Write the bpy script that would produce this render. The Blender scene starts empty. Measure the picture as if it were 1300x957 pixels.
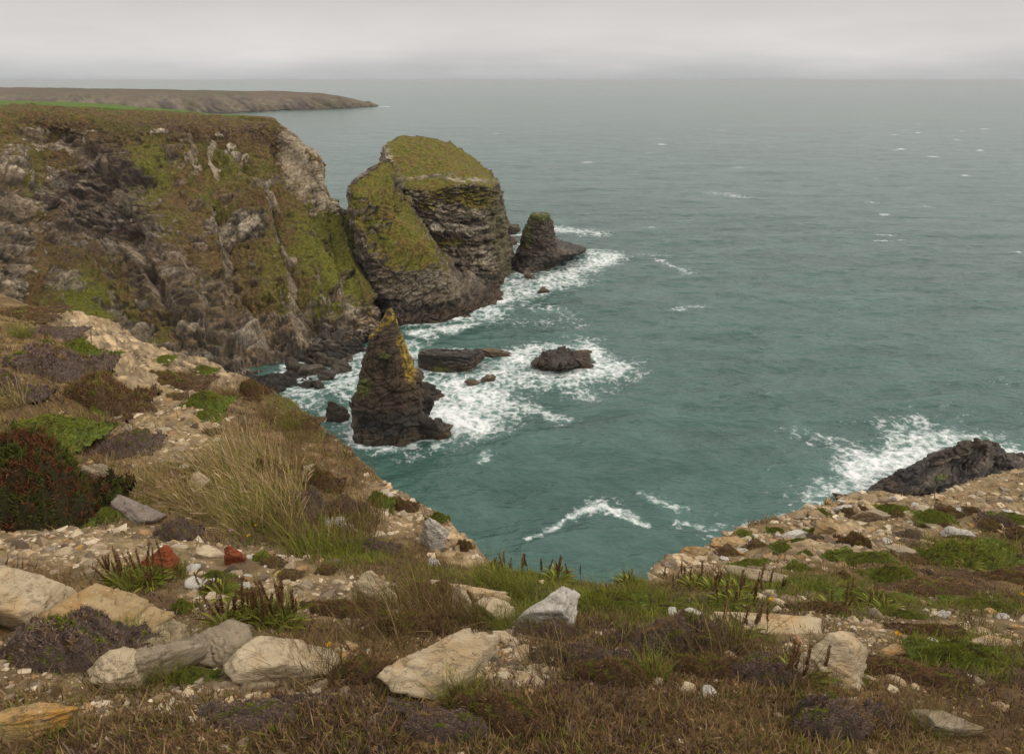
import bpy, bmesh, math, random
import numpy as np

rng = np.random.default_rng(7)
random.seed(7)
scene = bpy.context.scene
COL = scene.collection

# ------------------------------------------------------------------ camera maths
F = 867.0                      # focal length in pixels of the 1300 px wide photograph (24 mm lens)
CU, CV = 650.0, 434.0          # optical centre
PITCH = math.atan(332.0 / F)
SP, CP = math.sin(PITCH), math.cos(PITCH)
EYE = np.array([0.0, 0.0, 45.0])


def ray(u, v):
    xc = (np.asarray(u, float) - CU) / F
    yc = (CV - np.asarray(v, float)) / F
    return np.stack([xc, CP + yc * SP, -SP + yc * CP], -1)


def P(u, v, Y=None, z=None):
    d = ray(u, v)
    t = (Y / d[..., 1]) if Y is not None else ((z - EYE[2]) / d[..., 2])
    return EYE + d * np.asarray(t)[..., None]


def proj(p):
    q = p - EYE
    f = q[..., 1] * CP - q[..., 2] * SP
    up = q[..., 1] * SP + q[..., 2] * CP
    f = np.where(f < 1e-3, 1e-3, f)
    return CU + F * q[..., 0] / f, CV - F * up / f


# ------------------------------------------------------------------ noise
def _perm(seed):
    p = np.random.default_rng(seed).permutation(256)
    return np.concatenate([p, p, p])


_G = np.array([[1, 1, 0], [-1, 1, 0], [1, -1, 0], [-1, -1, 0], [1, 0, 1], [-1, 0, 1], [1, 0, -1], [-1, 0, -1],
               [0, 1, 1], [0, -1, 1], [0, 1, -1], [0, -1, -1], [1, 1, 0], [-1, 1, 0], [0, -1, 1], [0, -1, -1]], float)
_PC = {}


def pn(p, seed=0):
    """gradient noise, about -1..1"""
    if seed not in _PC:
        _PC[seed] = _perm(seed)
    pm = _PC[seed]
    p = np.asarray(p, float)
    i = np.floor(p).astype(np.int64)
    f = p - i
    i &= 255
    w = f * f * f * (f * (f * 6 - 15) + 10)
    out = 0
    for dx in (0, 1):
        wx = w[..., 0] if dx else 1 - w[..., 0]
        a = pm[i[..., 0] + dx]
        for dy in (0, 1):
            wy = w[..., 1] if dy else 1 - w[..., 1]
            b = pm[a + i[..., 1] + dy]
            for dz in (0, 1):
                wz = w[..., 2] if dz else 1 - w[..., 2]
                g = _G[pm[b + i[..., 2] + dz] & 15]
                out = out + wx * wy * wz * (g[..., 0] * (f[..., 0] - dx) + g[..., 1] * (f[..., 1] - dy) + g[..., 2] * (f[..., 2] - dz))
    return out * 1.4


def fbm(p, octv=4, seed=0, gain=0.5, ridged=False):
    p = np.asarray(p, float)
    s, a, n = 0.0, 1.0, 0.0
    for k in range(octv):
        x = pn(p * (2.03 ** k) + 17.3 * k, seed + k)
        if ridged:
            x = 1 - 2 * np.abs(x)
        s = s + a * x
        n += a
        a *= gain
    return s / n


def cells(p, seed=0, jit=0.9):
    """blocky cell noise: random value of the nearest cell, a second one, and the gap to its neighbour (0 on a joint)"""
    if seed not in _PC:
        _PC[seed] = _perm(seed)
    pm = _PC[seed]
    p = np.asarray(p, float) - 0.5
    i = np.floor(p).astype(np.int64)
    b1 = np.full(p.shape[:-1], 9.0)
    b2 = np.full(p.shape[:-1], 9.0)
    val = np.zeros(p.shape[:-1])
    val2 = np.zeros(p.shape[:-1])
    for dx in (0, 1):
        for dy in (0, 1):
            for dz in (0, 1):
                c = i + np.array([dx, dy, dz])
                m = c & 255
                h = pm[pm[pm[m[..., 0]] + m[..., 1]] + m[..., 2]]
                h2, h3 = pm[h + 71], pm[h + 139]
                q = c + 0.5 + (np.stack([h, h2, h3], -1) / 255.0 - .5) * jit - 0.5
                d = np.sqrt(((p - q) ** 2).sum(-1))
                nearer = d < b1
                b2 = np.where(nearer, b1, np.minimum(b2, d))
                val = np.where(nearer, h2 / 127.5 - 1, val)
                val2 = np.where(nearer, h3 / 127.5 - 1, val2)
                b1 = np.where(nearer, d, b1)
    return val, val2, b2 - b1


def blocks(Pt, size, seed, dirn=(0.2, 0.1, 1.0), flatness=2.2):
    """jointed blocks in a bedding frame: relief about -1..1, tone, joint mask"""
    b = np.array(dirn, float)
    b /= np.linalg.norm(b)
    t1 = np.cross(b, [0.3, 1, 0.2])
    t1 /= np.linalg.norm(t1)
    t2 = np.cross(b, t1)
    w = np.stack([fbm(Pt * (.35 / size), 2, seed + 30), fbm(Pt * (.35 / size) + 9, 2, seed + 31), fbm(Pt * (.35 / size) + 19, 2, seed + 32)], -1) * size * .45
    Q = Pt + w
    q = np.stack([Q @ t1, Q @ t2, (Q @ b) * flatness], -1) / size
    a, c, g = cells(q, seed)
    return a, c, sstep(.14, .0, g)


def sstep(a, b, x):
    t = np.clip((x - a) / (b - a), 0, 1)
    return t * t * (3 - 2 * t)


def lerp(a, b, t):
    return a + (b - a) * t


def mixc(c, col, m):
    return c * (1 - m[..., None]) + np.asarray(col, float) * m[..., None]


def blob(u, v, items, nz=0.0, soft=0.45):
    """ellipses (u, v, ru, rv, rotation in degrees, weight) -> 0..1"""
    m = np.zeros_like(u)
    for it in items:
        a, b, ru, rv = it[:4]
        rot = math.radians(it[4]) if len(it) > 4 else 0
        w = it[5] if len(it) > 5 else 1.0
        x = (u - a) * math.cos(rot) + (v - b) * math.sin(rot)
        y = -(u - a) * math.sin(rot) + (v - b) * math.cos(rot)
        d = np.sqrt((x / ru) ** 2 + (y / rv) ** 2) + nz
        m = np.maximum(m, w * sstep(1 + soft, 1 - soft, d))
    return m


def seg_dist(x, y, pts):
    d = np.full(np.shape(x), 1e9)
    for (x0, y0), (x1, y1) in zip(pts[:-1], pts[1:]):
        dx, dy = x1 - x0, y1 - y0
        L = dx * dx + dy * dy + 1e-9
        t = np.clip(((x - x0) * dx + (y - y0) * dy) / L, 0, 1)
        d = np.minimum(d, np.hypot(x - x0 - t * dx, y - y0 - t * dy))
    return d


def inside(x, y, poly):
    c = np.zeros(np.shape(x), bool)
    n = len(poly)
    for i in range(n):
        x0, y0 = poly[i]
        x1, y1 = poly[(i + 1) % n]
        if y0 == y1:
            continue
        k = ((y0 > y) != (y1 > y)) & (x < (x1 - x0) * (y - y0) / (y1 - y0) + x0)
        c ^= k
    return c


# ------------------------------------------------------------------ mesh helpers
def mesh_from(name, V, faces, mat, col=None, attrs=None, smooth=True):
    """faces: list of int arrays (n,3) or (n,4)"""
    if not isinstance(faces, (list, tuple)):
        faces = [faces]
    me = bpy.data.meshes.new(name)
    V = np.ascontiguousarray(V, np.float32)
    me.vertices.add(len(V))
    me.vertices.foreach_set("co", V.ravel())
    li = np.concatenate([f.ravel() for f in faces]).astype(np.int32)
    cnt = np.concatenate([np.full(len(f), f.shape[1], np.int32) for f in faces])
    st = np.concatenate([[0], np.cumsum(cnt)[:-1]]).astype(np.int32)
    me.loops.add(len(li))
    me.loops.foreach_set("vertex_index", li)
    me.polygons.add(len(cnt))
    me.polygons.foreach_set("loop_start", st)
    me.polygons.foreach_set("loop_total", cnt)
    me.polygons.foreach_set("use_smooth", np.full(len(cnt), smooth, bool))
    me.update(calc_edges=True)
    me.validate()
    if col is not None:
        a = me.attributes.new("col", 'FLOAT_COLOR', 'POINT')
        c = np.ones((len(V), 4), np.float32)
        c[:, :3] = np.clip(col, 0.002, 0.9)
        a.data.foreach_set("color", c.ravel())
    for k, x in (attrs or {}).items():
        a = me.attributes.new(k, 'FLOAT', 'POINT')
        a.data.foreach_set("value", np.ascontiguousarray(x, np.float32).ravel())
    if mat:
        me.materials.append(mat)
    return me


def link(name, me, parent=None, loc=None):
    o = bpy.data.objects.new(name, me)
    COL.objects.link(o)
    if parent:
        o.parent = parent
    if loc is not None:
        o.location = loc
    return o


def tag(o, label=None, cat=None, group=None, kind=None):
    for k, x in (("label", label), ("category", cat), ("group", group), ("kind", kind)):
        if x:
            o[k] = x
    return o


def grid_faces(R, C, closed=False):
    r = np.arange(R - 1)[:, None]
    c = np.arange(C if closed else C - 1)[None, :]
    c2 = (c + 1) % C
    return np.stack([r * C + c, r * C + c2, (r + 1) * C + c2, (r + 1) * C + c], -1).reshape(-1, 4)


def resample(A, m, axis, closed=False, tension=0.5):
    """Catmull-Rom along an axis"""
    A = np.moveaxis(np.asarray(A, float), axis, 0)
    n = len(A)
    t = np.linspace(0, n, m, endpoint=False) if closed else np.linspace(0, n - 1, m)
    i = np.floor(t).astype(int)
    if not closed:
        i = np.minimum(i, n - 2)
    f = (t - i).reshape((-1,) + (1,) * (A.ndim - 1))
    g = (lambda k: A[(i + k) % n]) if closed else (lambda k: A[np.clip(i + k, 0, n - 1)])
    p0, p1, p2, p3 = g(-1), g(0), g(1), g(2)
    m1, m2 = tension * (p2 - p0), tension * (p3 - p1)
    B = (2 * f ** 3 - 3 * f ** 2 + 1) * p1 + (f ** 3 - 2 * f ** 2 + f) * m1 + (-2 * f ** 3 + 3 * f ** 2) * p2 + (f ** 3 - f ** 2) * m2
    return np.moveaxis(B, 0, axis)


def grid_normals(G, closed=False):
    if closed:
        dc = np.roll(G, -1, 1) - np.roll(G, 1, 1)
    else:
        dc = np.gradient(G, axis=1)
    dr = np.gradient(G, axis=0)
    n = np.cross(dc, dr)
    return n / (np.linalg.norm(n, axis=-1, keepdims=True) + 1e-9)


def box_blur(A, k, closed):
    for ax in (0, 1):
        s = np.zeros_like(A)
        for j in range(-k, k + 1):
            if ax == 1 and closed:
                s += np.roll(A, j, 1)
            else:
                idx = np.clip(np.arange(A.shape[ax]) + j, 0, A.shape[ax] - 1)
                s += np.take(A, idx, ax)
        A = s / (2 * k + 1)
    return A


_ICO = {}


def ico(sub):
    if sub not in _ICO:
        bm = bmesh.new()
        bmesh.ops.create_icosphere(bm, subdivisions=sub, radius=1.0)
        V = np.array([v.co[:] for v in bm.verts])
        Fc = np.array([[v.index for v in f.verts] for f in bm.faces])
        bm.free()
        _ICO[sub] = (V / np.linalg.norm(V, axis=1, keepdims=True), Fc)
    return _ICO[sub]


def poly_rock(seed, sub=4, planes=16, dims=(1, 1, 1), rough=0.04, strata=0.0, flat=0.0, bed=(0.2, 0.1, 1.0), nscale=1.0):
    """angular stone: unit sphere cut by random planes, then weathered. dims = full extents."""
    r = np.random.default_rng(seed)
    D, Fc = ico(sub)
    N = r.normal(size=(planes, 3))
    N /= np.linalg.norm(N, axis=1, keepdims=True)
    h = r.uniform(0.42, 0.9, planes)
    if flat:
        N = np.vstack([N, [[0.12 * r.normal(), 0.12 * r.normal(), 1]]])
        N[-1] /= np.linalg.norm(N[-1])
        h = np.append(h, flat)
    dot = D @ N.T
    rad = np.where(dot > 0.05, h[None, :] / np.maximum(dot, 0.05), 9)
    k = 110.0
    rr = -np.log(np.exp(-k * np.minimum(rad, 2.5)).sum(1) + np.exp(-k * 1.5)) / k
    V = D * rr[:, None]
    V = (V - (V.max(0) + V.min(0)) / 2) / (V.max(0) - V.min(0))
    o = r.uniform(0, 50, 3)
    nrm = D
    V = V + nrm * (fbm(V * 5 * nscale + o, 4, seed % 40) * rough)[:, None]
    if strata:
        ck, _, cj = cells(V * np.array([2.6, 3.0, 5.5]) * nscale + o + fbm(V * 2 + o, 2, 6)[:, None] * .5, 7)
        V = V + nrm * (ck * strata * 1.3 - sstep(.12, 0, cj) * strata * 1.2)[:, None]
        b = np.array(bed, float)
        b /= np.linalg.norm(b)
        q = V @ b
        w = pn(V * 2.0 + o, 3) * 0.06
        s = np.tanh(3 * pn(np.stack([q * 14 + w * 14, V[:, 0] * 1.2, V[:, 1] * 1.2 + o[0]], -1), 5))
        V = V + nrm * (s * strata)[:, None]
    return V * np.array(dims), Fc


# ------------------------------------------------------------------ materials
def new_mat(name):
    m = bpy.data.materials.new(name)
    m.use_nodes = True
    nt = m.node_tree
    nt.nodes.clear()
    return m, nt, nt.nodes, nt.links


def N_(nodes, t, **kw):
    n = nodes.new(t)
    for k, x in kw.items():
        if k in n.inputs:
            n.inputs[k].default_value = x
        else:
            setattr(n, k, x)
    return n


def vcol_mat(name, rough=0.9, var=0.35, nscale=3.0, bump=0.3, bdist=0.1, bscale=6.0, coord='pos', spec=0.25, fine=None, transl=0.0):
    """material whose base colour is the painted colour of the surface itself, broken up by fine noise"""
    m, nt, ns, L = new_mat(name)
    out = ns.new('ShaderNodeOutputMaterial')
    b = N_(ns, 'ShaderNodeBsdfPrincipled', Roughness=rough)
    b.inputs['Specular IOR Level'].default_value = spec
    at = N_(ns, 'ShaderNodeAttribute', attribute_name='col')
    if var > 0:
        geo = ns.new('ShaderNodeNewGeometry')
        n1 = N_(ns, 'ShaderNodeTexNoise', Scale=nscale, Detail=6.0, Roughness=0.65)
        L.new(geo.outputs['Position'], n1.inputs['Vector'])
        mr = N_(ns, 'ShaderNodeMapRange')
        mr.inputs[1].default_value = 0.3
        mr.inputs[2].default_value = 0.7
        mr.inputs[3].default_value = 1 - var
        mr.inputs[4].default_value = 1 + var
        L.new(n1.outputs['Fac'], mr.inputs[0])
        mx = N_(ns, 'ShaderNodeMix', data_type='RGBA', blend_type='MULTIPLY')
        mx.inputs[0].default_value = 1.0
        L.new(at.outputs['Color'], mx.inputs[6])
        L.new(mr.outputs[0], mx.inputs[7])
        L.new(mx.outputs[2], b.inputs['Base Color'])
        if bump > 0:
            n2 = N_(ns, 'ShaderNodeTexNoise', Scale=bscale, Detail=8.0, Roughness=0.7)
            L.new(geo.outputs['Position'], n2.inputs['Vector'])
            bp = N_(ns, 'ShaderNodeBump', Strength=bump, Distance=bdist)
            L.new(n2.outputs['Fac'], bp.inputs['Height'])
            L.new(bp.outputs[0], b.inputs['Normal'])
    else:
        L.new(at.outputs['Color'], b.inputs['Base Color'])
    if transl:
        tr = ns.new('ShaderNodeBsdfTranslucent')
        L.new(at.outputs['Color'], tr.inputs['Color'])
        ms = N_(ns, 'ShaderNodeMixShader')
        ms.inputs[0].default_value = transl
        L.new(b.outputs[0], ms.inputs[1])
        L.new(tr.outputs[0], ms.inputs[2])
        L.new(ms.outputs[0], out.inputs[0])
    else:
        L.new(b.outputs[0], out.inputs[0])
    return m


def stone_mat(name, c1, c2, c3, lichen=(0.25, 0.2, 0.13), scale=11.0, rough=0.85, amt3=0.5, bump=0.9, bdist=0.03):
    """boulder stone in object space: two tones, stains with shapes of their own, lichen specks, cracks"""
    m, nt, ns, L = new_mat(name)
    out = ns.new('ShaderNodeOutputMaterial')
    b = N_(ns, 'ShaderNodeBsdfPrincipled', Roughness=rough)
    b.inputs['Specular IOR Level'].default_value = 0.25
    geo = ns.new('ShaderNodeNewGeometry')
    mp = N_(ns, 'ShaderNodeMapping')
    mp.inputs['Rotation'].default_value = (0.4, 0.3, 0.2)
    mp.inputs['Scale'].default_value = (1, 1, 5.0)
    L.new(geo.outputs['Position'], mp.inputs['Vector'])
    n1 = N_(ns, 'ShaderNodeTexNoise', Scale=scale, Detail=8.0, Roughness=0.7)
    L.new(mp.outputs[0], n1.inputs['Vector'])
    n2 = N_(ns, 'ShaderNodeTexNoise', Scale=scale * 0.45, Detail=4.0, Roughness=0.6)
    L.new(geo.outputs['Position'], n2.inputs['Vector'])
    n3 = N_(ns, 'ShaderNodeTexNoise', Scale=scale * 5, Detail=3.0, Roughness=0.6)
    L.new(geo.outputs['Position'], n3.inputs['Vector'])

    def ramp(src, a, c):
        r = N_(ns, 'ShaderNodeMapRange')
        r.inputs[1].default_value = a
        r.inputs[2].default_value = c
        L.new(src, r.inputs[0])
        return r.outputs[0]

    def mix(f, a, c):
        x = N_(ns, 'ShaderNodeMix', data_type='RGBA')
        L.new(f, x.inputs[0])
        for i, s in ((6, a), (7, c)):
            if isinstance(s, tuple):
                x.inputs[i].default_value = (*s, 1)
            else:
                L.new(s, x.inputs[i])
        return x.outputs[2]
    c = mix(ramp(n1.outputs['Fac'], 0.35, 0.65), c1, c2)
    c = mix(ramp(n2.outputs['Fac'], 0.62 - amt3 * 0.2, 0.75 - amt3 * 0.1), c, c3)
    n4 = N_(ns, 'ShaderNodeTexNoise', Scale=scale * 2.4, Detail=6.0, Roughness=0.75)
    L.new(geo.outputs['Position'], n4.inputs['Vector'])
    c = mix(ramp(n4.outputs['Fac'], 0.57, 0.64), c, tuple(x * .62 for x in c2))
    c = mix(ramp(n3.outputs['Fac'], 0.62, 0.7), c, lichen)
    vo = N_(ns, 'ShaderNodeTexVoronoi', feature='DISTANCE_TO_EDGE', Scale=scale * .55)
    vm = N_(ns, 'ShaderNodeVectorMath', operation='MULTIPLY_ADD')
    L.new(n1.outputs['Color'], vm.inputs[0])
    vm.inputs[1].default_value = (.25, .25, .25)
    L.new(mp.outputs[0], vm.inputs[2])
    L.new(vm.outputs[0], vo.inputs['Vector'])
    crk = ramp(vo.outputs['Distance'], .035, 0.0)
    crm = N_(ns, 'ShaderNodeMath', operation='MULTIPLY')
    L.new(crk, crm.inputs[0])
    L.new(ramp(n2.outputs['Fac'], .42, .6), crm.inputs[1])
    c = mix(crm.outputs[0], c, tuple(x * .35 for x in c2))
    L.new(c, b.inputs['Base Color'])
    bp = N_(ns, 'ShaderNodeBump', Strength=bump, Distance=bdist)
    L.new(n1.outputs['Fac'], bp.inputs['Height'])
    L.new(bp.outputs[0], b.inputs['Normal'])
    L.new(b.outputs[0], out.inputs[0])
    return m


M_LAND = vcol_mat('land_rock_and_turf', 0.9, 0.55, 1.5, 1.0, 0.5, 1.9)
M_FAR = vcol_mat('far_heath', 0.95, 0.35, 0.12, 0.8, 3.0, 0.12)
M_SEAROCK = vcol_mat('wet_sea_rock', 0.6, 0.5, 1.8, 1.0, 0.35, 2.5, spec=0.35)
M_GROUND = vcol_mat('stony_soil', 0.95, 0.35, 9.0, 0.9, 0.03, 22.0)
M_LEAF = vcol_mat('leaves_and_blades', 0.75, 0.0, transl=0.3)
M_CUSHION = vcol_mat('cushion_core', 0.95, 0.4, 30.0, 0.8, 0.02, 60.0)
M_PEBBLE = vcol_mat('pebble_stone', 0.9, 0.2, 40.0, 0.5, 0.004, 80.0)
M_PALE = stone_mat('pale_quartzite', (0.52, 0.42, 0.275), (0.38, 0.295, 0.185), (0.42, 0.27, 0.12), lichen=(0.30, 0.25, 0.17), amt3=0.5)
M_OCHRE = stone_mat('ochre_stained_stone', (0.42, 0.31, 0.17), (0.30, 0.20, 0.09), (0.40, 0.21, 0.05), lichen=(0.45, 0.4, 0.28), amt3=0.8)
M_GREY = stone_mat('grey_schist', (0.33, 0.265, 0.18), (0.21, 0.165, 0.11), (0.33, 0.24, 0.13), lichen=(0.14, 0.12, 0.09), amt3=0.5)
M_WHITE = stone_mat('white_quartz', (0.52, 0.48, 0.42), (0.36, 0.33, 0.28), (0.3, 0.25, 0.17), lichen=(0.28, 0.25, 0.2), amt3=0.2)
M_RED = stone_mat('rust_red_brick_stone', (0.30, 0.075, 0.025), (0.19, 0.045, 0.018), (0.16, 0.07, 0.04), lichen=(0.36, 0.14, 0.06), amt3=0.2)
M_MAUVE = stone_mat('mauve_grey_stone', (0.24, 0.195, 0.16), (0.16, 0.125, 0.105), (0.28, 0.23, 0.17), amt3=0.2)


# ================================================================== FOREGROUND GROUND
# (u, v, distance) along the brink of the near slope, left to right
EDGE = [(-200, 335, 26), (-100, 352, 24), (0, 372, 21), (40, 388, 20.5), (85, 402, 20), (125, 404, 19), (160, 416, 18), (190, 440, 17), (235, 452, 15.5), (290, 470, 14),
        (335, 492, 12.5), (380, 515, 11), (420, 553, 9), (465, 590, 7), (500, 620, 6), (545, 645, 5), (580, 668, 4.5), (612, 702, 4.0),
        (640, 724, 3.7), (700, 738, 3.35), (770, 742, 3.25), (826, 738, 3.3), (836, 712, 4.1), (880, 698, 4.7), (960, 662, 5.8),
        (1040, 641, 6.6), (1100, 622, 7.4), (1170, 629, 7.8), (1230, 612, 8.5), (1300, 591, 9.2), (1420, 565, 10.5), (1560, 540, 12)]
INNER = [(0, 868, 1.5), (325, 868, 1.5), (650, 868, 1.5), (975, 868, 1.55), (1300, 868, 1.7), (-200, 868, 1.5), (1500, 868, 1.8),
         (0, 800, 1.9), (150, 800, 1.95), (330, 800, 1.95), (500, 800, 2.0), (650, 800, 2.1), (850, 800, 2.2), (1050, 800, 2.35), (1250, 800, 2.5),
         (0, 700, 2.9), (150, 700, 2.95), (300, 700, 3.1), (450, 700, 3.35), (560, 720, 3.2), (50, 640, 4.0), (150, 600, 4.7), (260, 600, 4.9), (360, 620, 4.7), (440, 640, 4.6),
         (150, 490, 9.3), (60, 455, 11), (-80, 450, 10.5), (230, 510, 9.2), (330, 540, 8.2), (-60, 600, 4.6), (60, 540, 6.2), (250, 560, 6.4),
         (30, 410, 15), (130, 440, 13.5), (200, 470, 12),
         (950, 745, 3.2), (1100, 745, 3.4), (1250, 745, 3.6), (1420, 745, 3.8), (1000, 690, 4.6), (1150, 690, 4.9), (1300, 690, 5.1), (1120, 650, 6.3), (1250, 650, 6.6), (1400, 640, 7.2)]
_e = resample(np.array(EDGE, float), 110, 0, tension=.3)
_er = np.random.default_rng(4)
_w = np.array([1 if not (-1 < 0) else 1] * len(_e))
_j = np.convolve(_er.normal(size=len(_e) + 4), [.3, .6, .8, .6, .3], 'same')[2:-2]
EDGE_FINE = [(u + 2.5 * _er.normal(), v + 3.2 * j, Y) for (u, v, Y), j in zip(_e, _j)]
_ctl = np.array([P(u, v, Y) for u, v, Y in EDGE + INNER])
_ctl = np.vstack([_ctl, [[0, 0, 43.33], [-3, -1, 43.5], [3, -1, 43.1], [0, -3, 43.4]]])


def _k(r2):
    return 0.5 * r2 * np.log(r2 + 1e-6)


_A = _ctl[:, :2]
_n = len(_A)
_K = _k(((_A[:, None] - _A[None]) ** 2).sum(-1)) + np.eye(_n) * 0.02
_Pm = np.hstack([np.ones((_n, 1)), _A])
_S = np.linalg.solve(np.block([[_K, _Pm], [_Pm.T, np.zeros((3, 3))]]), np.concatenate([_ctl[:, 2], np.zeros(3)]))
EDGE_XY = [tuple(P(u, v, Y)[:2]) for u, v, Y in EDGE_FINE]
EDGE_POLY = EDGE_XY + [(25, -6), (-30, -6)]


def ground_z(x, y, detail=True):
    x, y = np.asarray(x, float), np.asarray(y, float)
    z = _S[_n] + _S[_n + 1] * x + _S[_n + 2] * y
    for i in range(_n):
        z = z + _S[i] * _k((x - _A[i, 0]) ** 2 + (y - _A[i, 1]) ** 2)
    ins = inside(x, y, EDGE_POLY)
    d = seg_dist(x, y, EDGE_XY)
    out = np.where(ins, 0.0, d)
    p = np.stack([x, y, 0 * x], -1)
    dist = np.hypot(x, y)
    if detail:
        am = np.clip(dist / 6, 0.35, 1.6)
        damp = np.where(ins, sstep(0.0, 0.6, d / np.maximum(dist * 0.1, 0.05)), 1.0) * 0.8 + 0.2
        z = z + fbm(p * 0.9, 3, 11) * 0.16 * am * damp + fbm(p * 4.5, 4, 14) * 0.045 * np.clip(dist / 5, 0.5, 1.4) * (0.4 + 0.6 * damp)
    # beyond the brink the slope breaks away into the sea cliff
    jag = 1 + 0.5 * pn(p * 0.8, 21)
    drop = out * 2.6 * jag + 0.25 * sstep(0, 0.12, out) * dist * 0.12
    z0 = z - drop
    return np.where(ins, z, np.maximum(np.minimum(z, z0), -2.0))


def G(u, v):
    """where the line of sight through a photo pixel meets the near ground"""
    d = ray(u, v)
    ts = np.geomspace(0.9, 40, 700)
    pts = EYE + d * ts[:, None]
    gz = ground_z(pts[:, 0], pts[:, 1])
    below = pts[:, 2] < gz
    k = int(np.argmax(below)) if below.any() else 400
    return np.array([pts[k, 0], pts[k, 1], gz[k]])


BARE = [(190, 470, 40, 60, -25), (230, 540, 60, 40), (50, 690, 130, 32), (330, 735, 160, 40, 10), (900, 700, 70, 25, -20), (1150, 655, 220, 40, -8, .85), (1030, 690, 190, 34, -8, .75),
        (1290, 620, 120, 45), (290, 850, 150, 35), (640, 840, 60, 40), (880, 800, 30, 15), (1230, 790, 90, 30, 20, .8), (1000, 760, 90, 16, 0, .7), (1010, 830, 20, 15),
        (180, 850, 200, 60, 0, .7), (500, 640, 40, 40, 30, .8), (1100, 800, 110, 40, 0, .6)]
BED = [(125, 425, 70, 22, 20), (250, 466, 60, 14, 18), (170, 455, 35, 40, 30, .8), (590, 690, 30, 30, 40, .9), (1060, 655, 60, 25, -20, .8), (860, 715, 25, 15)]
TURF = [(720, 762, 150, 24), (880, 775, 110, 22), (1235, 705, 75, 22), (1000, 742, 120, 14), (1120, 770, 110, 16, 0, .8), (440, 705, 60, 18), (1220, 830, 80, 30),
        (680, 735, 90, 14), (120, 640, 60, 25, 0, .6), (330, 650, 60, 40, 0, .7), (380, 520, 40, 30, 40, .6), (560, 740, 60, 20, 0, .6), (1250, 770, 60, 14, 0, .7)]


def ground_masks(p):
    u, v = proj(p)
    q = p * np.array([1, 1, 0.3])
    near = np.hypot(p[:, 0], p[:, 1])[:, None]
    nz = fbm(q * 2.2, 4, 31) * 0.55 + fbm(q * 9 / np.maximum(near, 1.5), 3, 35) * 0.4
    bare = blob(u, v, BARE, nz)
    bed = blob(u, v, BED, nz)
    turf = blob(u, v, TURF, nz) * (1 - bed)
    return u, v, bare, bed, turf


nr, nth = 640, 860
rr = np.geomspace(0.75, 60, nr)[:, None]
th = np.radians(np.linspace(-60, 60, nth))[None, :]
gx, gy = rr * np.sin(th), rr * np.cos(th)
gz = ground_z(gx, gy)
GV = np.stack([gx, gy, gz], -1)
_, _, _, bed_, _ = ground_masks(GV.reshape(-1, 3))
_bd = np.maximum(bed_.reshape(gx.shape), np.where(inside(gx, gy, EDGE_POLY), 0, 1.0) * sstep(.02, .3, seg_dist(gx, gy, EDGE_XY)))
_bk, _bt, _bj = blocks(GV, .55, 64, (.3, .3, 1), 2.0)
_bk2, _bt2, _bj2 = blocks(GV, .2, 65, (.3, .3, 1), 2.0)
gz = gz + _bd * (_bk * .10 + _bk2 * .05 - _bj * .05) * np.clip(np.hypot(gx, gy) / 8, .4, 1.5)
GV = np.stack([gx, gy, gz], -1)
gn = grid_normals(GV)
gn = np.where(gn[..., 2:3] < 0, -gn, gn)
V = GV.reshape(-1, 3)
u, v, bare, bed, turf = ground_masks(V)
n1 = fbm(V * 3, 4, 41)
n2 = fbm(V * 14, 3, 45)
c = mixc(np.tile([0.110, 0.066, 0.028], (len(V), 1)), (0.21, 0.138, 0.058), sstep(-.3, .5, n1))
c = mixc(c, (0.222, 0.160, 0.078), bare)
c = mixc(c, (0.37, 0.265, 0.15), bare * sstep(0, .45, n2) * .7)
c = mixc(c, (0.10, 0.062, 0.035), bare * sstep(.05, .4, n1) * .7)
c = mixc(c, (0.46, 0.335, 0.19), bed)
c = mixc(c, (0.25, 0.19, 0.12), bed * sstep(0, .4, n1))
c = mixc(c, (0.075, 0.078, 0.022), turf * .85)
steep = sstep(0.75, 0.5, gn.reshape(-1, 3)[:, 2])
c = mixc(c, (0.26, 0.205, 0.13), steep)
c = mixc(c, (0.22, 0.17, 0.06), steep * sstep(.1, .5, n1) * .7)
c = c * (1 + _bd.reshape(-1) * (.22 * _bt.reshape(-1) + .25 * _bt2.reshape(-1)))[:, None]
c = mixc(c, (0.07, 0.05, 0.03), (_bd * np.maximum(_bj, _bj2)).reshape(-1) * .6)
gnd = link('ground', mesh_from('ground', V, grid_faces(nr, nth)[:, ::-1], M_GROUND, c))
tag(gnd, 'stony brown heath slope falling away to the cliff edge', kind='structure')

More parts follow.
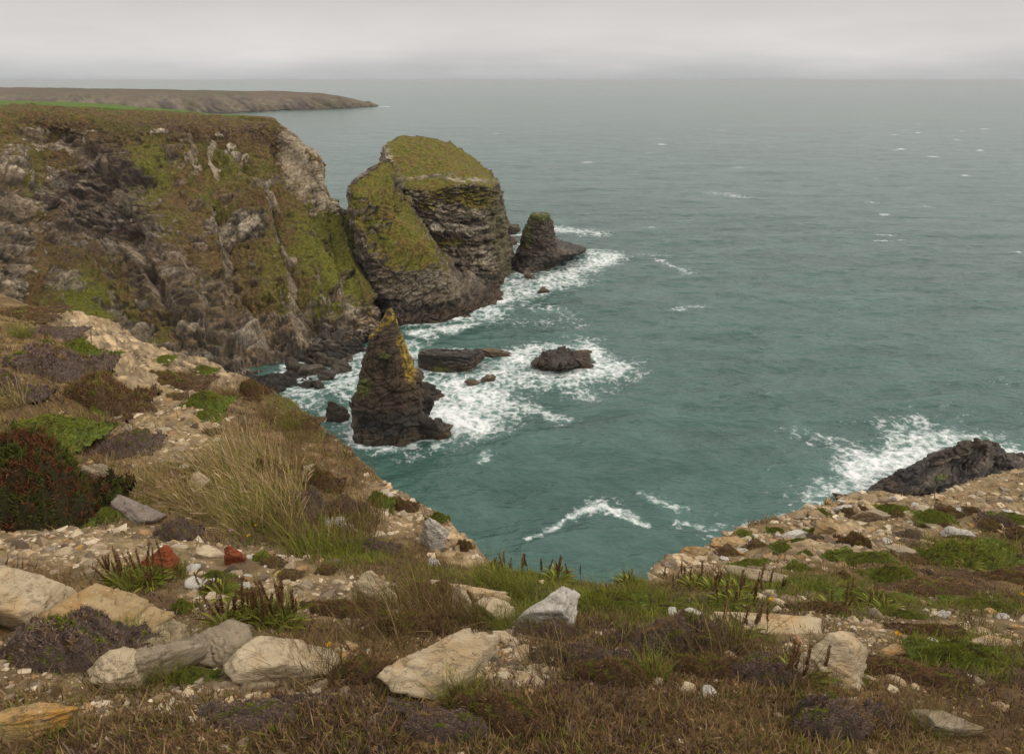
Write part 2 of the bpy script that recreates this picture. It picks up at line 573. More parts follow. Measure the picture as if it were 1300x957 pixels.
# ================================================================== MAINLAND CLIFF
TOPROWS = [(-260, 140, 140), (-80, 138, 148), (30, 138, 153), (110, 141, 156), (190, 146, 158), (255, 149, 160), (310, 152, 161), (345, 157, 160), (380, 180, 157), (400, 205, 156), (398, 212, 166)]
COLS = [
    [(-260, 140, 140), (-260, 190, 120), (-240, 250, 100), (-230, 310, 88), (-220, 360, 80), (-200, 430, 72), (-180, 520, 66)],
    [(-80, 138, 148), (-75, 180, 132), (-60, 230, 114), (-50, 290, 100), (-40, 350, 90), (-30, 420, 82), (-10, 520, 75)],
    [(30, 138, 153), (30, 170, 144), (35, 215, 134), (25, 270, 116), (30, 330, 104), (40, 400, 95), (60, 490, 86)],
    [(110, 141, 156), (100, 180, 149), (95, 230, 141), (95, 290, 131), (110, 340, 117), (130, 410, 104), (150, 490, 92)],
    [(190, 146, 158), (187, 190, 148), (195, 245, 136), (205, 300, 124), (218, 360, 114), (235, 430, 104), (255, 500, 95)],
    [(255, 149, 160), (258, 195, 150), (268, 250, 139), (280, 310, 129), (292, 370, 119), (310, 435, 108), (330, 500, 96)],
    [(310, 152, 161), (318, 195, 152), (333, 250, 141), (345, 310, 131), (358, 370, 121), (372, 435, 110), (390, 492, None)],
    [(345, 157, 160), (362, 205, 154), (385, 262, 144), (398, 315, 134), (411, 370, 123), (421, 420, 114), (432, 462, None)],
    [(380, 180, 157), (400, 230, 151), (423, 285, 142), (436, 330, 133), (449, 375, 124), (460, 412, 117), (471, 440, None)],
    [(402, 203, 156), (413, 243, 151), (433, 272, 145), (446, 312, 137), (460, 354, 128), (473, 396, 120), (480, 434, None)],
    [(398, 210, 172), (411, 250, 166), (438, 270, 157), (452, 300, 151), (466, 335, 146), (480, 368, 142), (492, 398, None)],
]
rows = [[], [], []]
VB = [120, 126, 128.5, 131, 137.5, 144]
for cidx, cc in enumerate(COLS):
    (u0, v0, Y0) = cc[0]
    top = P(u0, v0, Y0)
    if cidx < 6:
        rows[1].append(P(u0, VB[cidx], Y0 + 75))
        rows[2].append(P(u0, lerp(v0, VB[cidx], .55), Y0 + 30))
        b_ = P(u0, VB[cidx] + 6, Y0 + 150)
        rows[0].append((b_[0], b_[1], b_[2]))
    else:
        k = (cidx - 6) / 4.0
        rows[2].append((top[0] - 3 - 4 * k, top[1] + 20 - 6 * k, top[2] - 1.2 - 1.5 * k))
        rows[1].append((top[0] - 10 - 6 * k, top[1] + 45 - 20 * k, top[2] - 5 - 6 * k))
        rows[0].append((top[0] - 20, top[1] + 80 - 40 * k, -6))
for ri in range(7):
    row = []
    for cc in COLS:
        u0, v0, Y0 = cc[ri]
        row.append(P(u0, v0, Y0) if Y0 else P(u0, v0, z=0.0))
    rows.append(row)
last = np.array(rows[-1])
rows.append([(p[0] + 1.5, p[1] - 4, -3.0 if p[2] < 3 else p[2] - 6) for p in last])
ctrl = np.array([np.array([np.array(p, float) for p in r]) for r in rows])
NR, NC = 640, 800
CG = resample(resample(ctrl, NR, 0), NC, 1)
# ribs of harder rock that run down the slope
RIBS = [([(282, 193), (312, 230), (338, 256), (349, 300), (361, 339), (369, 385), (378, 440)], 1, 2.0, 8), ([(262, 262), (270, 290), (281, 328), (281, 380)], 1, 2.0, 9), ([(225, 328), (240, 380), (259, 433)], 1, 1.5, 8),
        ([(240, 166), (243, 195), (245, 227)], 1, .9, 4), ([(340, 185), (349, 212), (358, 240)], 1, 1.2, 4), ([(63, 163), (107, 177), (139, 208), (159, 233), (162, 252), (176, 278), (215, 330)], -1, .9, 12),
        ([(296, 372), (308, 392), (320, 415), (334, 440)], 1, 1.5, 6), ([(101, 318), (122, 340), (140, 360)], 1, 1.2, 6), ([(50, 340), (60, 368), (72, 394)], 1, 1.2, 5), ([(396, 335), (405, 360), (416, 388)], 1, .9, 3),
        ([(150, 300), (185, 345), (205, 390)], 1, 1.3, 6), ([(190, 330), (222, 390), (238, 440)], -1, 1.1, 5), ([(266, 178), (268, 205), (270, 232)], 1, .8, 4), ([(415, 290), (425, 330), (432, 368)], 1, .6, 2), ([(20, 190), (35, 250), (38, 300), (42, 370)], 1, 2.0, 7)]
ROCK = [(112, 262, 66, 62, 20, 1.), (150, 212, 45, 22, 38, 1.), (85, 185, 60, 12, 15, .8), (165, 300, 45, 40, 30, .9), (205, 355, 40, 55, -20, .8), (262, 405, 45, 55, -25, .9), (6, 300, 22, 100, 0, 1.1),
        (376, 205, 24, 42, -22, 1.1), (398, 225, 12, 40, -22, 1.1), (300, 292, 40, 18, -12, 1.1), (278, 300, 14, 20, 0, 1.), (240, 182, 10, 5, 0, .8), (205, 173, 14, 3, 0, 1.), (222, 205, 9, 10, 0, .7), (228, 235, 12, 5, 0, .7),
        (302, 197, 12, 5, 0, .9), (345, 232, 14, 6, -20, .9), (330, 245, 12, 4, 0, .7), (448, 408, 24, 30, 0, 1.1), (375, 425, 26, 34, -15, 1.), (425, 372, 12, 8, 0, .9), (430, 262, 12, 12, 0, .8), (290, 350, 12, 14, 0, 1.),
        (325, 360, 8, 6, 0, .8), (410, 375, 8, 5, 0, .8), (75, 355, 26, 14, 20, .9), (180, 420, 22, 14, 0, 1.1), (150, 395, 8, 30, -20, .8), (440, 345, 8, 6, 0, .7), (375, 345, 6, 5, 0, .7), (320, 420, 22, 26, -20, .8),
        (60, 290, 20, 12, 20, .7), (230, 470, 90, 28, 20, .9), (210, 270, 30, 8, 30, .35)]
PALE = [(378, 205, 22, 40, -22, 1.), (400, 225, 10, 36, -22, 1.), (300, 288, 42, 18, -12, 1.), (8, 300, 24, 110, 0, .25), (75, 355, 28, 14, 20, .8), (180, 420, 26, 16, 0, .9), (268, 200, 14, 40, 0, 1.), (285, 205, 10, 35, 0, 1.),
        (205, 173, 20, 6, 0, 1.), (448, 395, 26, 16, 0, .6), (345, 232, 16, 8, 0, .6), (430, 262, 14, 14, 0, .8), (380, 400, 14, 30, -15, .6), (302, 197, 14, 8, 0, .9)]
MAUVE = [(112, 255, 85, 75, 20, 1.), (150, 215, 60, 30, 35, 1.), (190, 320, 60, 60, 0, .8)]
HEATH = [(100, 165, 90, 12, 5, .7), (250, 165, 140, 14, 3, 1.), (330, 172, 45, 14, 10, 1.), (60, 200, 50, 30, 0, .6), (230, 270, 60, 25, 30, .7), (300, 240, 60, 14, 20, .5), (40, 340, 50, 60, 0, .6), (230, 320, 50, 40, 0, .8),
         (335, 260, 40, 14, 0, .5), (300, 330, 60, 60, 0, .5), (340, 390, 40, 30, 0, .5)]
GREEN = [(112, 385, 55, 26, 25, 1.), (420, 310, 45, 50, -25, .8), (430, 370, 35, 40, -10, 1.), (415, 385, 18, 30, 0, 1.), (270, 265, 30, 14, 30, .6), (190, 230, 28, 40, 0, .7), (300, 210, 40, 18, 20, .5), (150, 160, 50, 8, 10, .4),
         (365, 400, 16, 20, 0, .7), (210, 290, 30, 20, 0, .5), (40, 220, 18, 50, 0, .5)]


def rib_field(u, v, nz):
    """each rib is the broken edge of a slab: the ground steps down beside it; returns (relief, bare rock face)"""
    d = np.zeros_like(u)
    face = np.zeros_like(u)
    for r, sg, am, wd in RIBS:
        best = np.full(u.shape, 1e9)
        sgn = np.zeros_like(u)
        for (x0, y0), (x1, y1) in zip(r[:-1], r[1:]):
            dx, dy = x1 - x0, y1 - y0
            t = np.clip(((u - x0) * dx + (v - y0) * dy) / (dx * dx + dy * dy), 0, 1)
            q = np.hypot(u - x0 - t * dx, v - y0 - t * dy)
            m = q < best
            sgn = np.where(m, np.sign(dx * (v - y0) - dy * (u - x0)), sgn)
            best = np.where(m, q, best)
        sd = -sgn * sg * best + nz * 7          # positive on the low side of the step
        wd = wd * np.clip(1.0 + 1.5 * pn(np.stack([u * .05, v * .05, 0 * u + r[0][0]], -1), 48), .3, 2.2)
        ends = sstep(r[0][1] - 14, r[0][1] + 16, v) * sstep(r[-1][1] + 16, r[-1][1] - 12, v)
        d = d + np.where(np.abs(sd) < 110, -am * np.tanh((sd - wd * .5) / (wd * .55)) * np.exp(-np.abs(sd) / np.where(sd < 0, 30, 17)) * ends, 0)
        face = np.maximum(face, sstep(-2, 1, sd) * sstep(wd * 1.25, wd * .9, sd) * ends * (best < 60))
    return d, face


def cliff_masks(Pt):
    u, v = proj(Pt)
    nz = fbm(Pt * 0.22, 4, 51) * 0.6 + fbm(Pt * 1.1, 3, 55) * 0.45
    relief, face = rib_field(u, v, nz)
    rib = face * sstep(-.55, -.05, fbm(Pt * .35, 3, 58) + .05)
    rock = np.maximum(blob(u, v, ROCK, nz), rib)
    low = sstep(7.5, 4.0, Pt[..., 2] + nz * 5)
    rock = np.maximum(rock, low)
    rock = np.maximum(rock, sstep(.48, .62, fbm(Pt * .3, 4, 61) + .25 - .10 * sstep(280, 330, u)) * (u < 420) * (v > 165) * .8)
    rock *= (v > 152) | (u > 340)
    return u, v, nz, rock, rib, low, relief


def bedding(Pt, dirn, f1, f2, seed):
    """layered relief: ledges along a bedding direction, about -1..1"""
    b = np.array(dirn, float)
    b /= np.linalg.norm(b)
    w = fbm(Pt * 0.12, 3, seed) * 1.5
    q = Pt @ b + w
    a = np.tanh(3.0 * pn(np.stack([q * f1, Pt[..., 0] * .07, Pt[..., 1] * .07], -1), seed + 1))
    c2 = np.tanh(3.0 * pn(np.stack([q * f2, Pt[..., 0] * .16, Pt[..., 1] * .16], -1), seed + 2))
    return 0.6 * a + 0.4 * c2


u, v, nz, rock, rib, low, relief = cliff_masks(CG)
nrm = grid_normals(CG)
if nrm[310, 400] @ (EYE - CG[310, 400]) < 0:
    nrm = -nrm
ST = bedding(CG, (-0.75, 0.25, 0.6), 0.35, 1.0, 70)
ST2 = bedding(CG, (0.1, 0.5, 0.85), 0.5, 1.5, 75)
big = fbm(CG * 0.06, 3, 66)
rg = fbm(CG * 0.3, 4, 68, ridged=True)
front = (np.arange(NR) / (NR - 1.0) * 10 > 2.6)[:, None]
bk0, bt0, bj0 = blocks(CG, 12.0, 59, (-0.35, 0.55, 0.75), 1.8)
bk1, bt1, bj1 = blocks(CG, 5.5, 62, (-0.35, 0.55, 0.75), 2.0)
bk2, bt2, bj2 = blocks(CG, 2.0, 63, (-0.35, 0.55, 0.75), 2.4)
disp = big * 1.6 + rock * (ST * 0.35 + ST2 * 0.35 + rg * 0.25 + bk0 * 1.3 - bj0 * .6 + bk1 * 0.85 + bk2 * 0.38 - bj1 * .35 - bj2 * .25) * (1 - .75 * blob(u, v, PALE[:2], nz * .5)) + (1 - rock) * (fbm(CG * .5, 3, 67) * 0.45 + fbm(CG * 1.6, 2, 69) * .16)
disp += relief * 1.35
disp += -1.4 * blob(u, v, [(120, 285, 30, 8, 10, .5), (397, 428, 15, 22, 0, 2.0), (395, 405, 8, 12, 0, 1.), (350, 345, 5, 60, -15, .5)], nz * .5) * rock
disp = np.where(front, disp, fbm(CG * .05, 2, 66) * .25)
CG2 = CG + nrm * disp[..., None]
n2 = grid_normals(CG2)
if n2[310, 400] @ (EYE - CG2[310, 400]) < 0:
    n2 = -n2
nA, nB = fbm(CG * .5, 4, 81), fbm(CG * 2.2, 3, 85)
col = np.empty(CG.shape)
col[:] = (0.100, 0.080, 0.017)
col = mixc(col, (0.118, 0.070, 0.025), sstep(-.2, .35, nA))
col = mixc(col, (0.105, 0.058, 0.026), blob(u, v, HEATH, nz) * sstep(-.5, .2, nB + .1))
col = mixc(col, (0.036, 0.023, 0.016), blob(u, v, HEATH[:3], nz) * sstep(-.1, .25, nB + nA * .5) * .9)
col = mixc(col, (0.085, 0.088, 0.011), blob(u, v, GREEN, nz) * sstep(-.6, .1, nB + .2))
col = mixc(col, (0.125, 0.122, 0.011), blob(u, v, [(418, 315, 40, 50, -25), (432, 365, 30, 40, -10), (415, 388, 18, 28), (350, 345, 22, 40, 0, .6), (290, 225, 30, 20, 25, .6), (185, 225, 26, 40, 0, .6), (112, 385, 45, 24, 25, .6)], nz) * sstep(-.5, .1, nB + .15) * .85)
col = mixc(col, (0.042, 0.036, 0.013), sstep(.12, .45, nB) * .65)
nC = fbm(CG * 4.0, 2, 88)
col = col * (1 + .45 * nC)[..., None]
rcol = np.empty(CG.shape)
rcol[:] = (0.158, 0.110, 0.066)
rcol = mixc(rcol, (0.100, 0.066, 0.050), blob(u, v, MAUVE, nz))
rcol = mixc(rcol, (0.40, 0.33, 0.235), np.clip(blob(u, v, PALE, nz * .7), 0, 1))
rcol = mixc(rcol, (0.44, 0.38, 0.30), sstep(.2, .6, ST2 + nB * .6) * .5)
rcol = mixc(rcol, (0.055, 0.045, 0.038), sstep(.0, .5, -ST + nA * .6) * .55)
rcol = rcol * (1 + .22 * bt0 + .30 * bt1 + .28 * bt2)[..., None]
rcol = mixc(rcol, (0.04, 0.033, 0.027), np.maximum(bj1 * .55, bj2 * .6) * (1 - .7 * blob(u, v, PALE[:2], nz)))
rcol = mixc(rcol, (0.20, 0.13, 0.055), sstep(.2, .5, nA + nB * .4) * .4)
rcol = mixc(rcol, (0.30, 0.24, 0.165), rib * np.clip(.5 + .5 * bt2, 0, 1) * .8)
rcol = mixc(rcol, (0.34, 0.27, 0.175), blob(u, v, PALE[:2], nz * .4) * (.65 + .4 * nA))
rcol = mixc(rcol, (0.032, 0.028, 0.025), sstep(3.2, 1.2, CG[..., 2] + nB * 2))
m = np.clip(rock * (0.85 + .6 * nB + .3 * fbm(CG * 5.0, 2, 83)), 0, 1)
spk, _, _ = cells(CG * .55, 90)
m = np.maximum(m, (spk > .93) * sstep(.1, .3, nB + .15) * (v > 160) * (u < 440) * .9)
m = sstep(.36, .54, m)
flat = sstep(.75, .92, n2[..., 2])
m = m * (1 - .75 * flat * sstep(3, 6, CG[..., 2]))
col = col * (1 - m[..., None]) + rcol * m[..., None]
# the green field on the plateau behind the heath
ridx = np.arange(NR)[:, None] / (NR - 1.0) * 10
field = sstep(2.75, 2.55, ridx + nz * .12) * sstep(318, 285, u)
col = mixc(col, (0.085, 0.135, 0.016), field)
cliff = link('cliff', mesh_from('cliff', CG2.reshape(-1, 3), grid_faces(NR, NC), M_LAND, col.reshape(-1, 3)))
tag(cliff, 'grassy sea cliff with rocky ribs and a green field on top', kind='structure')
CLIFF_BASE = [tuple(np.array(p)[:2]) for p in rows[9][4:]]

# ================================================================== FAR HEADLAND
hr = []
fw = [(-250, 150), (-100, 149), (0, 148), (100, 147), (200, 146), (300, 144), (345, 141.5), (400, 139.5), (440, 138), (480, 135.5)]
tp = [(-250, 111), (-100, 111), (0, 112), (100, 113), (200, 114.2), (300, 116), (345, 116.5), (400, 118.5), (440, 124), (478, 134)]
base = [P(a, b, z=0.0) for a, b in fw]
mid, tops, back, back2 = [], [], [], []
for i, ((a, b), bp) in enumerate(zip(tp, base)):
    Yt = bp[1] + lerp(330, 20, (i / 9) ** 1.5)
    t = P(a, b, Yt)
    Ym = bp[1] + 45 * (1 - i / 9) + 5
    mz = max(2.5, (t[2] + 0) * (0.55 if i < 8 else 0.7))
    mid.append(np.array([bp[0] * (Ym / bp[1]), Ym, mz]))
    tops.append(t)
    back.append(t + np.array([0, 120 * (1 - i / 10), -4.0]))
    back2.append(t + np.array([0, 260 * (1 - i / 10) + 10, -t[2] - 4]))
under = [p + np.array([2, -8, -3.0]) for p in base]
HC = np.array([back2, back, tops, mid, base, under])
HG = resample(resample(HC, 150, 0, tension=.35), 520, 1)
hn = grid_normals(HG)
if hn[75, 260] @ (EYE - HG[75, 260]) < 0:
    hn = -hn
hz = fbm(HG * 0.025, 4, 91)
hs = bedding(HG * .12, (0.5, .2, .8), .6, 1.6, 93)
rowp = (np.arange(150) / 149.0 * 5)[:, None]
cl = sstep(2.6, 2.95, rowp + hz * .6)
HG2 = HG + hn * (hz * 1.6 + cl * (hs * 3.5 + fbm(HG * .05, 3, 96, ridged=True) * 4.0))[..., None]
HG2[..., 2] = np.where(rowp > 4.5, np.minimum(HG2[..., 2], HG[..., 2]), HG2[..., 2])
hc = np.empty(HG.shape)
hc[:] = (0.115, 0.082, 0.055)
hc = mixc(hc, (0.085, 0.080, 0.04), sstep(-.1, .4, fbm(HG * .012, 3, 97)))
hc = mixc(hc, (0.185, 0.155, 0.125), cl * .9)
hc = mixc(hc, (0.10, 0.08, 0.07), cl * sstep(0, .5, hs))
hc = mixc(hc, (0.12, 0.10, 0.06), cl * sstep(.0, .35, hz) * .8)
hc = mixc(hc, (0.05, 0.045, 0.04), sstep(3.0, 1.0, HG2[..., 2] + hz * 2))
hc = hc * np.array([.88, .83, .73])
hill = link('hill', mesh_from('hill', HG2.reshape(-1, 3), grid_faces(150, 520), M_FAR, hc.reshape(-1, 3)))
tag(hill, 'low brown headland running out to sea beyond the cliff', kind='structure')
HILL_BASE = [tuple(p[:2]) for p in base]


# ================================================================== ISLAND AND SEA STACKS
def ringloft(name, rings, nr, nc, amp, seed, mat, colorf, bed=(0.15, 0.1, 1.0), f1=.45, f2=1.3, parent=None, tension=.35, joint=0.5, bsize=3.6, flatness=2.2, upk=0.0):
    R = np.array([np.array(r, float) for r in rings])
    Gd = resample(resample(R, nc, 1, closed=True, tension=tension), nr, 0, tension=tension)
    n = grid_normals(Gd, True)
    cen = Gd.mean((0, 1))
    if ((Gd - cen) * n).sum(-1)[:nr // 2].mean() < 0:
        n = -n
    horiz = n.copy()
    horiz[..., 2] *= 0.4
    st = bedding(Gd, bed, f1, f2, seed)
    rg = fbm(Gd * .35, 4, seed + 5, ridged=True)
    jb = bedding(Gd, (0.9, 0.4, 0.15), f1 * .8, f2 * .8, seed + 9)
    up = sstep(.55, .85, n[..., 2])
    k1, t1_, j1 = blocks(Gd, bsize, seed + 11, bed, flatness)
    k2, t2_, j2 = blocks(Gd, bsize * .38, seed + 12, bed, flatness * 1.1)
    up = up * (1 - upk) * sstep(6.0, 9.0, Gd[..., 2])
    d = (1 - up) * (st * .45 + rg * .25 + jb * joint * .4 + k1 * .75 + k2 * .35 - j1 * .35 - j2 * .3) * amp + up * fbm(Gd * .45, 3, seed + 7) * .45 * min(amp, 1)
    fade = np.clip((np.arange(nr)[:, None] / (nr - 1.0)) * 30, 0, 1) * np.clip((1 - np.arange(nr)[:, None] / (nr - 1.0)) * 12, 0, 1)
    rad = np.linalg.norm(Gd - Gd.mean(1, keepdims=True), axis=-1).mean(1, keepdims=True)
    d = d * np.clip(rad / 2.6, .12, 1.0)
    G2 = Gd + n * (d * fade)[..., None]
    nn = grid_normals(G2, True)
    if (nn * n).sum(-1).mean() < 0:
        nn = -nn
    nb = box_blur(nn, 3, True)
    c = colorf(G2, nn, nb, st, (t1_, t2_, j1, j2))
    Fs = grid_faces(nr, nc, True)
    V = G2.reshape(-1, 3)
    me = mesh_from(name, V, Fs, mat, c.reshape(-1, 3))
    return link(name, me, parent), R


def ring_from(base, rim, xyf, zz):
    """ring between base and rim: xyf = how far towards the rim in plan, zz = height (number or list)"""
    base, rim = np.array(base, float), np.array(rim, float)
    xyf = np.broadcast_to(np.asarray(xyf, float), (len(base),))
    r = base + (rim - base) * xyf[:, None]
    r[:, 2] = zz
    return r


def inset(rim, f, lift=0.0, cen=None):
    rim = np.array(rim, float)
    c0 = rim.mean(0) if cen is None else np.array(cen)
    r = c0 + (rim - c0) * f
    r[:, 2] += lift
    return r


def turf_color(Pt, seed):
    a, b = fbm(Pt * .45, 4, seed), fbm(Pt * 2.0, 3, seed + 4)
    g = np.empty(Pt.shape)
    g[:] = (0.130, 0.112, 0.014)
    g = mixc(g, (0.130, 0.086, 0.022), sstep(-.1, .45, a))
    g = mixc(g, (0.095, 0.100, 0.012), sstep(.0, .5, -a) * .8)
    g = mixc(g, (0.05, 0.042, 0.014), sstep(.1, .45, b) * .65)
    g = g * (1 + .4 * fbm(Pt * 4.5, 2, seed + 9))[..., None]
    return g


def rock_color(Pt, st, seed, dark=1.0, tide=True, pale=.35, bl=None):
    a, b = fbm(Pt * .4, 4, seed), fbm(Pt * 1.8, 3, seed + 4)
    c = np.empty(Pt.shape)
    c[:] = np.array((0.125, 0.096, 0.070)) * dark
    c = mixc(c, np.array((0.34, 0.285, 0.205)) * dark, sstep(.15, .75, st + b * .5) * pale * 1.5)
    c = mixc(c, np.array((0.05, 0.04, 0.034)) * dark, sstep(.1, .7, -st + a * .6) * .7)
    c = mixc(c, np.array((0.14, 0.092, 0.045)) * dark, sstep(.15, .5, a) * .5)
    if bl is not None:
        c = c * (1 + .28 * bl[0] + .25 * bl[1])[..., None]
        c = mixc(c, (0.03, 0.025, 0.02), np.maximum(bl[2] * .42, bl[3] * .34))
    z = Pt[..., 2] + a * 1.5
    if tide:
        c = mixc(c, (0.030, 0.026, 0.024), sstep(5.0, 2.8, z) * .8)
        c = mixc(c, (0.10, 0.062, 0.034), sstep(2.4, 1.3, z) * .75 * sstep(-.3, .2, b))
    return c


isl = bpy.data.objects.new('rock_island', None)
COL.objects.link(isl)
isl.location = (0, 0, 0)
tag(isl, 'big cleft rock island with grassy domed top off the cliff', 'rock island')

# --- the tilted fin in front
fin_rim = [P(488, 342, 130), P(525, 346, 130.5), P(560, 335, 134), P(543, 303, 140), P(521, 260, 148), P(499, 205, 153), P(470, 214, 147), P(440, 243, 137), P(461, 310, 132)]
fin_base = [P(503, 421, z=-1), P(552, 414, z=-1), P(603, 404, z=-1), P(642, 383, z=-1), P(600, 350, z=-1), P(520, 335, z=-1), P(474, 358, z=-1), P(466, 386, z=-1), P(487, 410, z=-1)]
lg = np.array([.10, .12, .14, .2, .2, .2, .2, .2, .12])
fin_rings = [fin_base, ring_from(fin_base, fin_rim, lg, [1.4, 1.6, 1.6, 2.0, 4, 5, 4, 4, 2.0]),
             ring_from(fin_base, fin_rim, [.35, .42, .45, .5, .5, .5, .5, .45, .35], [2.4, 2.3, 2.4, 3.2, 7, 9, 8, 7, 4]),
             ring_from(fin_base, fin_rim, [.62, .64, .62, .7, .7, .7, .75, .72, .7], [5.0, 4.5, 4.6, 6.5, 11, 17, 16, 14, 8.0]),
             ring_from(fin_base, fin_rim, [.86, .84, .80, .92, .92, .93, .94, .92, .92], [8.4, 8.0, 8.4, 11.5, 17, 25.0, 24.0, 21.5, 12.2]),
             fin_rim, inset(fin_rim, .93, .25), inset(fin_rim, .55, .9), inset(fin_rim, .2, 1.0), inset(fin_rim, .02, 1.0)]


def fin_col(Pt, n, nb, st, rg):
    u, v = proj(Pt)
    g, r = turf_color(Pt, 121), rock_color(Pt, st, 131, 1.1, bl=rg)
    nz = fbm(Pt * .6, 3, 141)
    r = mixc(r, (0.20, 0.165, 0.115), blob(u, v, [(540, 362, 60, 20, 5)], nz * .5) * .75)
    r = mixc(r, (0.24, 0.2, 0.15), blob(u, v, [(528, 270, 5, 60, -22), (555, 345, 10, 10)], nz * .5) * .7)
    up = sstep(.36, .52, nb[..., 2] + nz * .12) * sstep(7.5, 9.5, Pt[..., 2] + nz * 2)
    up = np.maximum(up, blob(u, v, [(462, 262, 26, 46, -20), (500, 285, 32, 60, -32), (525, 325, 26, 16, 20)], nz * .35, .2) * sstep(.12, .3, nb[..., 2]) * sstep(8, 9.5, Pt[..., 2]))
    up *= 1 - .8 * sstep(.6, .75, fbm(Pt * .8, 3, 147) + .15)
    return g * up[..., None] + r * (1 - up[..., None])


fin, _ = ringloft('grassy_fin', fin_rings, 260, 420, 0.9, 150, M_LAND, fin_col, bed=(-.35, -.1, 1.0), parent=isl)

mas_rim = [P(503, 236, 153), P(545, 243, 152), P(590, 235, 154), P(629, 239, 160), P(627, 226, 178), P(590, 194, 186), P(548, 178, 188), P(505, 177, 182), P(487, 193, 166)]
mas_base = [P(545, 378, z=-1), P(590, 374, z=-1), P(632, 371, z=-1), P(650, 350, z=-1), P(646, 315, z=-1), P(610, 292, z=-1), P(555, 285, z=-1), P(510, 298, z=-1), P(495, 330, z=-1)]
mas_rings = [mas_base, ring_from(mas_base, mas_rim, .12, 2.2), ring_from(mas_base, mas_rim, [.3, .35, .3, .2, .3, .3, .3, .3, .3], 4.0), ring_from(mas_base, mas_rim, [.55, .55, .5, .35, .6, .6, .6, .6, .6], 10),
             ring_from(mas_base, mas_rim, [.8, .75, .75, .65, .8, .8, .8, .8, .8], 16.5), ring_from(mas_base, mas_rim, [.93, .9, .93, .95, .95, .95, .95, .95, .95], 20.5), mas_rim]
cen = P(540, 185, 174)
mas_rings += [inset(mas_rim, .9, .5, cen), inset(mas_rim, .55, .9, cen), inset(mas_rim, .2, .5, cen), inset(mas_rim, .02, .4, cen)]


def mas_col(Pt, n, nb, st, rg):
    u, v = proj(Pt)
    g, r = turf_color(Pt, 161), rock_color(Pt, st, 171, 1.0, pale=.45, bl=rg)
    nz = fbm(Pt * .5, 3, 181)
    r = mixc(r, (0.34, 0.29, 0.22), blob(u, v, [(575, 292, 45, 4, 10), (600, 228, 36, 4, 4), (545, 222, 25, 3, -10), (560, 285, 50, 2.5, 5), (493, 200, 8, 16, 0), (610, 320, 30, 2.5, 8), (555, 262, 36, 2.5, 4)], nz * .8) * .9 * sstep(-.35, .15, fbm(Pt * .7, 3, 187)))
    r = mixc(r, (0.115, 0.105, 0.05), blob(u, v, [(636, 300, 14, 60, -8)], nz * .5) * .7)
    shelf = blob(u, v, [(575, 243, 48, 10, 5), (600, 255, 26, 9, 8), (560, 250, 24, 9, 10), (540, 262, 12, 5), (545, 310, 25, 5), (575, 308, 15, 4)], nz * .7)
    up = sstep(.55, .75, nb[..., 2] + nz * .1) * sstep(12, 15, Pt[..., 2])
    up = np.maximum(up, shelf * sstep(-.05, .15, nb[..., 2] + .1))
    up *= 1 - blob(u, v, [(600, 229, 40, 3.0, 4), (545, 224, 25, 2.5, -8), (493, 205, 6, 18, 0)], nz * .8) * .9 * sstep(-.3, .1, fbm(Pt * .6, 3, 188))
    return g * up[..., None] + r * (1 - up[..., None])


mas, _ = ringloft('banded_massif', mas_rings, 280, 460, 1.1, 190, M_LAND, mas_col, bed=(.12, -.1, 1.0), f1=.55, f2=1.7, parent=isl, joint=.6)
FOAM_POLYS = [[tuple(p[:2]) for p in fin_base], [tuple(p[:2]) for p in mas_base]]


def stack_color(seed, lich=None, green=None, dark=.8, warm=0.0):
    def f(Pt, n, nb, st, rg):
        u, v = proj(Pt)
        nz = fbm(Pt * .9, 3, seed + 3)
        c = rock_color(Pt, st, seed, dark, pale=.2, bl=rg)
        if warm:
            c = mixc(c, (0.072, 0.044, 0.022), sstep(4, 7, Pt[..., 2] + nz * 2) * warm)
        if lich:
            c = mixc(c, (0.30, 0.20, 0.018), blob(u, v, lich, nz * .8) * sstep(-.35, .1, fbm(Pt * 2.2, 2, seed + 6)))
        if green:
            c = mixc(c, (0.085, 0.095, 0.018), blob(u, v, green, nz * .8))
        return c
    return f


# --- dark pointed stack close in front
def seaPt(x, y, z):
    return np.array([x, y, z])


def stack_ring(vl, vr, v, ydep, z, Yc=81.0, seed=0, n=10, jit=.10):
    """cross-section from left/right photo columns at height z, depth ydep"""
    d = ray(500, v)
    t = Yc / d[1]
    x0, x1 = (vl - CU) / F * t, (vr - CU) / F * t
    a = np.linspace(0, 2 * np.pi, n, endpoint=False) + .3
    r = np.random.default_rng(seed)
    k = 1 + jit * r.normal(size=n)
    cx, cy = (x0 + x1) / 2, Yc + ydep * .15
    sq = 1 / np.maximum(np.abs(np.cos(a)), np.abs(np.sin(a))) ** .55
    return np.stack([cx + (x1 - x0) / 2 * np.cos(a) * k * sq * .93, cy + ydep / 2 * np.sin(a) * k * sq * .9, np.full(n, z)], -1)


